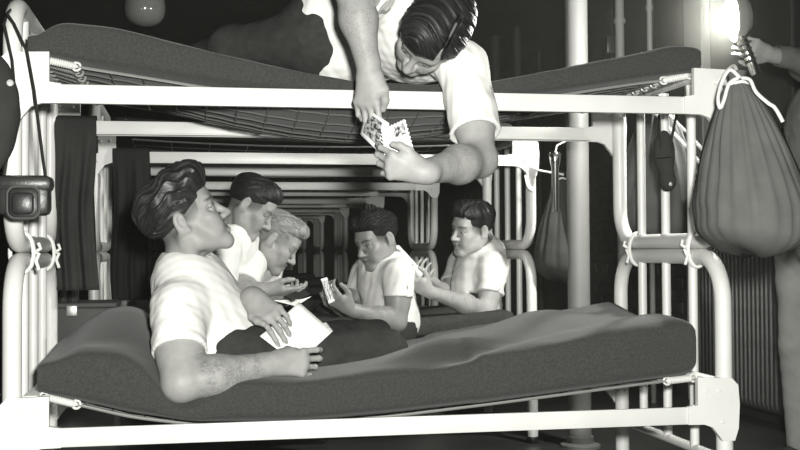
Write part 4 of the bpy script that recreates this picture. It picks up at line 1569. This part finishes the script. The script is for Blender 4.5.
by = 2.85
CANVAS_M = mat('faded_canvas_bag', 0.07, 0.9, 0.15, noise=(14, 0.15), bump=(300, 0.35, 0.002))
zc = lambda v, Y, u=740: P(u, v, Y)[2]
duffel('large grey duffel bag hanging at the right end of the nearest bunk', (PX(739, by), by), zc(80, by), zc(254, by), 0.155, CANVAS, 24, 1.0, skew=0.045,
       cord=[[P(740, 78, by - 0.04), P(730, 70, by - 0.02), P(722, 82, by), P(718, 98, by - 0.02), P(720, 108, by - 0.03), P(724, 100, by - 0.03), P(729, 84, by - 0.03), P(738, 78, by - 0.04)],
             [P(742, 78, by - 0.04), P(750, 80, by - 0.06), P(756, 92, by - 0.08), P(768, 103, by - 0.1), P(775, 108, by - 0.11), P(783, 122, by - 0.12)],
             [P(738, 79, by), P(734, 66, by + 0.06), P(722, 76, by + 0.14), P(716, 84, Y0 - 0.04)]])
duffel('dark duffel bag hanging behind the foot bars of the upper cot', (1.73, 3.98), zc(100, 3.98, 655), zc(242, 3.98, 655), 0.17, CANVAS_M, 15, 2.0,
       cord=[[(1.73, 3.95, zc(100, 3.98)), (1.68, 3.92, zc(95, 3.98)), (1.58, 3.84, 1.41), (1.53, 3.80, 1.415)]])
duffel('dark duffel bag hanging at the foot of the second bunk', (1.70, 5.02), zc(176, 5.0, 540), zc(281, 5.0, 540), 0.125, CANVAS_D, 13, 0.5,
       cord=[[(1.70, 4.98, zc(176, 5.0)), P(531, 168, 5.02), P(521, 158, 5.02)], [P(524, 160, 4.96), P(527, 172, 4.94), P(529, 184, 4.93), P(533, 190, 4.93), P(528, 187, 4.93), P(525, 175, 4.94)]])

# sheath and white straps on the foot bars
sx_, sy_ = PX(664, 3.36), 3.36
t = thing('leather_pouch', 'dark leather pouch hanging by straps on the foot bars of upper cot', 'pouch', (sx_, sy_, 1.0))
f = Field(P(664, 160, sy_) - 0.2, P(664, 160, sy_) + 0.2, 0.005)
f.cap(P(665, 140, sy_), P(667, 180, sy_), 0.012, 0.022, 0.02)
f.ell(P(664, 152, sy_), np.eye(3)[[0, 1, 2]], (0.036, 0.020, 0.07), 0.02)
f.ell(P(668, 181, sy_), np.eye(3), (0.026, 0.018, 0.032), 0.02)
V, F = f.mesh()
link('pouch_body', np_mesh('pouch_body', V, F), DARKCLOTH, t)
for u0, u1 in ((660, 659), (669, 678)):
    MB().tube([P(u0, 150, sy_ - 0.012), P((u0 + u1) / 2, 130, sy_ - 0.012), P(u1, 108, sy_ - 0.01)], 0.009, 8, flat=0.35).build('strap', DARKCLOTH, t)
MB().tube([P(657, 158, sy_ - 0.022), P(664, 158, sy_ - 0.024), P(671, 157, sy_ - 0.022)], 0.006, 8, flat=0.4).build('strap', LEATHER, t)
MB().lathe([(0.007, 0), (0.006, 0.004)], P(670, 184, sy_ - 0.02), (0, -1, 0), 10).build('snap_button', CHROME, t)
for (a, b), lab in zip([((652, 112, 3.62), (703, 172, 3.22)), ((664, 110, 3.54), (706, 158, 3.20))],
                       ['white webbing strap slanting behind the foot bars, lower of two', 'white webbing strap slanting behind the foot bars, upper of two']):
    p, q = P(*a), P(*b)
    p[0] = q[0] = 1.562
    mm = (p + q) / 2 + np.array((0.01, 0, -0.006))
    o = MB().tube([p, mm, q], 0.008, 10, flat=0.35).build('webbing_strap', ROPE)
    tag(o, lab, 'strap', 'white webbing straps on the foot bars')

# leather camera case on the head end
ccx, ccy = PX(25, 2.95), 2.95
zt_, zb_ = zc(176, ccy, 25), zc(219, ccy, 25)
t = thing('camera_case', 'black leather camera case hanging by a strap on the head end', 'camera case', (ccx, ccy, zb_))
MB().box((ccx - 0.066, ccy - 0.035, zb_ + 0.008), (ccx + 0.062, ccy + 0.035, zt_ - 0.012), 0.016).build('case_body', LEATHER, t)
MB().box((ccx - 0.072, ccy - 0.040, zt_ - 0.040), (ccx + 0.068, ccy + 0.040, zt_), 0.014).build('case_lid', LEATHER, t)
boss = MB().box((ccx - 0.034, ccy - 0.062, zb_ - 0.002), (ccx + 0.042, ccy - 0.03, zt_ - 0.030), 0.017).build('lens_cover', LEATHER, t)
MB().box((ccx - 0.022, ccy - 0.078, zb_ + 0.010), (ccx + 0.030, ccy - 0.055, zt_ - 0.045), 0.011).build('lens_boss', LEATHER, boss)
rim = fillet([(ccx - 0.034, ccy - 0.060, zb_), (ccx - 0.034, ccy - 0.060, zt_ - 0.03), (ccx + 0.042, ccy - 0.060, zt_ - 0.03), (ccx + 0.042, ccy - 0.060, zb_)], 0.02, 5, True)
MB().tube(rim, 0.003, 6, True).build('stitched_rim', mat('worn_leather_edge', 0.07, 0.5), boss)
hz = 1.59
MB().tube([P(46, 180, ccy), P(43, 160, ccy), P(34, 90, 2.99), P(27, 52, 3.0), P(14, 24, 3.01), P(7, 14, 3.03), (X0, Y0 + 0.14, hz)], 0.0045, 6).build('strap', LEATHER, t)
MB().tube([P(3, 182, ccy), P(8, 150, ccy), P(16, 105, 3.0), P(12, 60, 3.01), P(4, 24, 3.02), (X0 - 0.02, Y0 + 0.12, hz)], 0.0045, 6).build('strap', LEATHER, t)

# dark jacket at the very edge
c = P(-8, 112, 2.92)
t = thing('hanging_jacket', 'dark garment with pale button hanging at the left picture edge', 'jacket', (c[0], c[1], c[2] - 0.2))
f = Field(c - np.array((0.16, 0.12, 0.3)), c + np.array((0.16, 0.12, 0.3)), 0.006)
f.ell(c + np.array((-0.02, 0, 0)), np.eye(3), (0.085, 0.05, 0.165), 0.03)
f.cap(c + np.array((-0.05, 0, -0.02)), c + np.array((-0.05, 0.03, 0.25)), 0.05, 0.02, 0.05)
f.fn(folds(41, 40, 0.006))
V, F = f.mesh()
link('cloth', np_mesh('cloth', V, F), DARKCLOTH, t)
MB().lathe([(0.009, 0), (0.008, 0.004), (0.004, 0.005)], P(10, 83, 2.878), (0.2, -1, 0), 12).build('button', PIPEM, t)


# cloths hanging over rails
def drape(label, x0, x1, y, ztop, zlow, m, cat='blanket', name='hanging_blanket', seed=0, amp=0.014):
    nx, nz = 40, 30
    V, F = [], []
    prof = [(0.05, -0.10), (0.035, -0.02), (0.02, 0.006), (0.0, 0.012), (-0.018, 0.004), (-0.024, -0.02)]
    prof += [(-0.026, -0.02 - (ztop - zlow - 0.02) * (k + 1) / nz) for k in range(nz)]
    prof2 = [(p[0] + (0.010 if j > 4 else 0), p[1] - (0.008 if j <= 4 else 0)) for j, p in enumerate(prof)][::-1]
    loop = prof + prof2
    for i in range(nx + 1):
        s = i / nx
        x = x0 + (x1 - x0) * s
        for j, (dy, dz) in enumerate(loop):
            drop = min(1.0, max(0.0, -dz - 0.02) / 0.25)
            w = amp * drop * (math.sin(s * 13 + seed) + 0.5 * math.sin(s * 27 + 2 * seed - dz * 4))
            V.append((x + 0.01 * math.sin(dz * 9 + seed) * drop, y + dy + w, ztop + dz))
    n = len(loop)
    for i in range(nx):
        for j in range(n):
            F.append((i * n + j, i * n + (j + 1) % n, (i + 1) * n + (j + 1) % n, (i + 1) * n + j))
    F.append(tuple(range(n)))
    F.append(tuple(nx * n + j for j in range(n))[::-1])
    return tag(link(name, mesh(name, V, F), m), label, cat)


drape('dark blanket hanging over the back rail behind the head end', PX(55, 3.85), PX(97, 3.85), Y1 + 0.005, ZR_U + 0.028, zc(290, 3.85, 75), DARKCLOTH, seed=1)
drape('dark jacket hanging from the second bunk behind the reading man', PX(113, 5.05), PX(150, 5.05), 5.03, ZR_U + 0.03, zc(300, 5.05, 130), mat('black_wool', 0.018, 0.95, 0.1, bump=(120, 0.4, 0.002)), 'jacket', 'hanging_jacket', seed=3)

# box with bottles behind the pillow
bx_, by_ = PX(72, 4.45), 4.45
zt2 = zc(308, by_, 72)
t = thing('wooden_box', 'dark wooden box standing beyond the pillow end of the nearest bunk', 'box', (bx_, by_, 0))
MB().box((bx_ - 0.16, by_, 0.0), (bx_ + 0.16, by_ + 0.3, zt2), 0.006).build('box_body', WOODM, t)
MB().box((bx_ - 0.165, by_ - 0.005, zt2), (bx_ + 0.165, by_ + 0.305, zt2 + 0.018), 0.004).build('box_lid', WOODM, t)
MB().box((bx_ - 0.02, by_ - 0.012, zt2 - 0.03), (bx_ + 0.02, by_, zt2 + 0.01), 0.003).build('hasp', WIRE, t)
BOT = mat('dark_bottle_glass', 0.03, 0.08, 0.6)
for u, hh, lab in ((63, 0.11, 'small dark glass bottle on the box, left of the two'), (73, 0.095, 'small dark glass bottle on the box, right of the two')):
    x = PX(u, by_ + 0.08)
    t = thing('bottle', lab, 'bottle', (x, by_ + 0.08, zt2 + 0.018), 'bottles on the wooden box')
    MB().lathe([(0.020, 0), (0.022, 0.005), (0.022, hh * 0.6), (0.018, hh * 0.72), (0.009, hh * 0.8), (0.009, hh)], (x, by_ + 0.08, zt2 + 0.018), seg=18).build('bottle_glass', BOT, t)
    MB().lathe([(0.0105, hh), (0.0105, hh + 0.014)], (x, by_ + 0.08, zt2 + 0.018), seg=14).build('bottle_cap', WIRE, t)

# wristwatch of the blond man is part of him
bl = [o for o in bpy.data.objects if o.get('label', '').startswith('blond man')][0]
w0, w1 = np.asarray(man3['wrR']), np.asarray(man3['elR'])
ax = nrm(w0 - w1)
wa = w0 - ax * 0.015
e1 = nrm(np.cross(ax, (0, 0, 1)))
e2 = np.cross(ax, e1)
MB().tube([wa + e1 * 0.030 * math.cos(a) + e2 * 0.030 * math.sin(a) for a in np.linspace(0, 6.283, 20)[:-1]], 0.005, 6, True).build('watch_strap', LEATHER, bl)

# flashgun
b0 = P(751, 62, 3.92)
b1 = P(742, 40, 3.92)
ax = nrm(b1 - b0)
Lb = np.linalg.norm(b1 - b0)
t = thing('flashgun', 'chrome battery flashgun with a firing bulb held up at right', 'flashgun', tuple(b0))
MB().lathe([(0.018, -0.05), (0.020, -0.045), (0.020, Lb), (0.016, Lb + 0.006)], b0, ax, 20).build('battery_tube', CHROME, t)
for k in range(4):
    MB().lathe([(0.0205, 0), (0.0225, 0.003), (0.0225, 0.008), (0.0205, 0.011)], b0 + ax * (Lb * 0.25 * k), ax, 20).build('grip_ring', BLACKM, t)
sk = b1 + ax * 0.004
d2 = BULB - sk
MB().lathe([(0.012, 0), (0.013, np.linalg.norm(d2) - 0.035), (0.010, np.linalg.norm(d2) - 0.03)], sk, d2, 14).build('lamp_socket', CHROME, t)
RB = 0.05
MB().lathe([(RB * math.sin(a), -RB * math.cos(a) * 1.15) for a in np.linspace(0.05, 3.09, 16)], BULB, d2, 20).build('flash_bulb', FLASH, t)

ra = nrm((-0.90, 0.22, -0.10))
MB().lathe([(0.012, -0.070), (0.056, -0.060), (0.084, -0.028), (0.096, 0.002), (0.094, 0.003), (0.080, -0.026), (0.052, -0.054), (0.012, -0.064)], BULB, ra, 32).build('reflector', mat('brushed_aluminium', 0.6, 0.45, 0.5, metal=0.7), t)

pf = MB().lathe([(0.33 * math.sin(a), -0.33 * math.cos(a)) for a in np.linspace(0.02, 3.12, 20)], BULB, (0, 0, 1), 28).build('flash_glow_haze', GLOW_HAZE)  # added haze ball, sized to form the glow round the bulb
tag(pf, 'added ball of haze that makes the glow round the firing flashbulb', 'glow haze', kind='stuff')

# added haze volume that lifts the blacks and carries the flash glow
hz = MB().box((XL + 0.01, 2.0, 0.01), (XR - 0.01, 12.0, ZC - 0.01)).build('veil_haze', HAZE, None, False)
tag(hz, 'added thin haze over the bunks that lifts the blacks and spreads the flash glow', 'haze', kind='stuff')
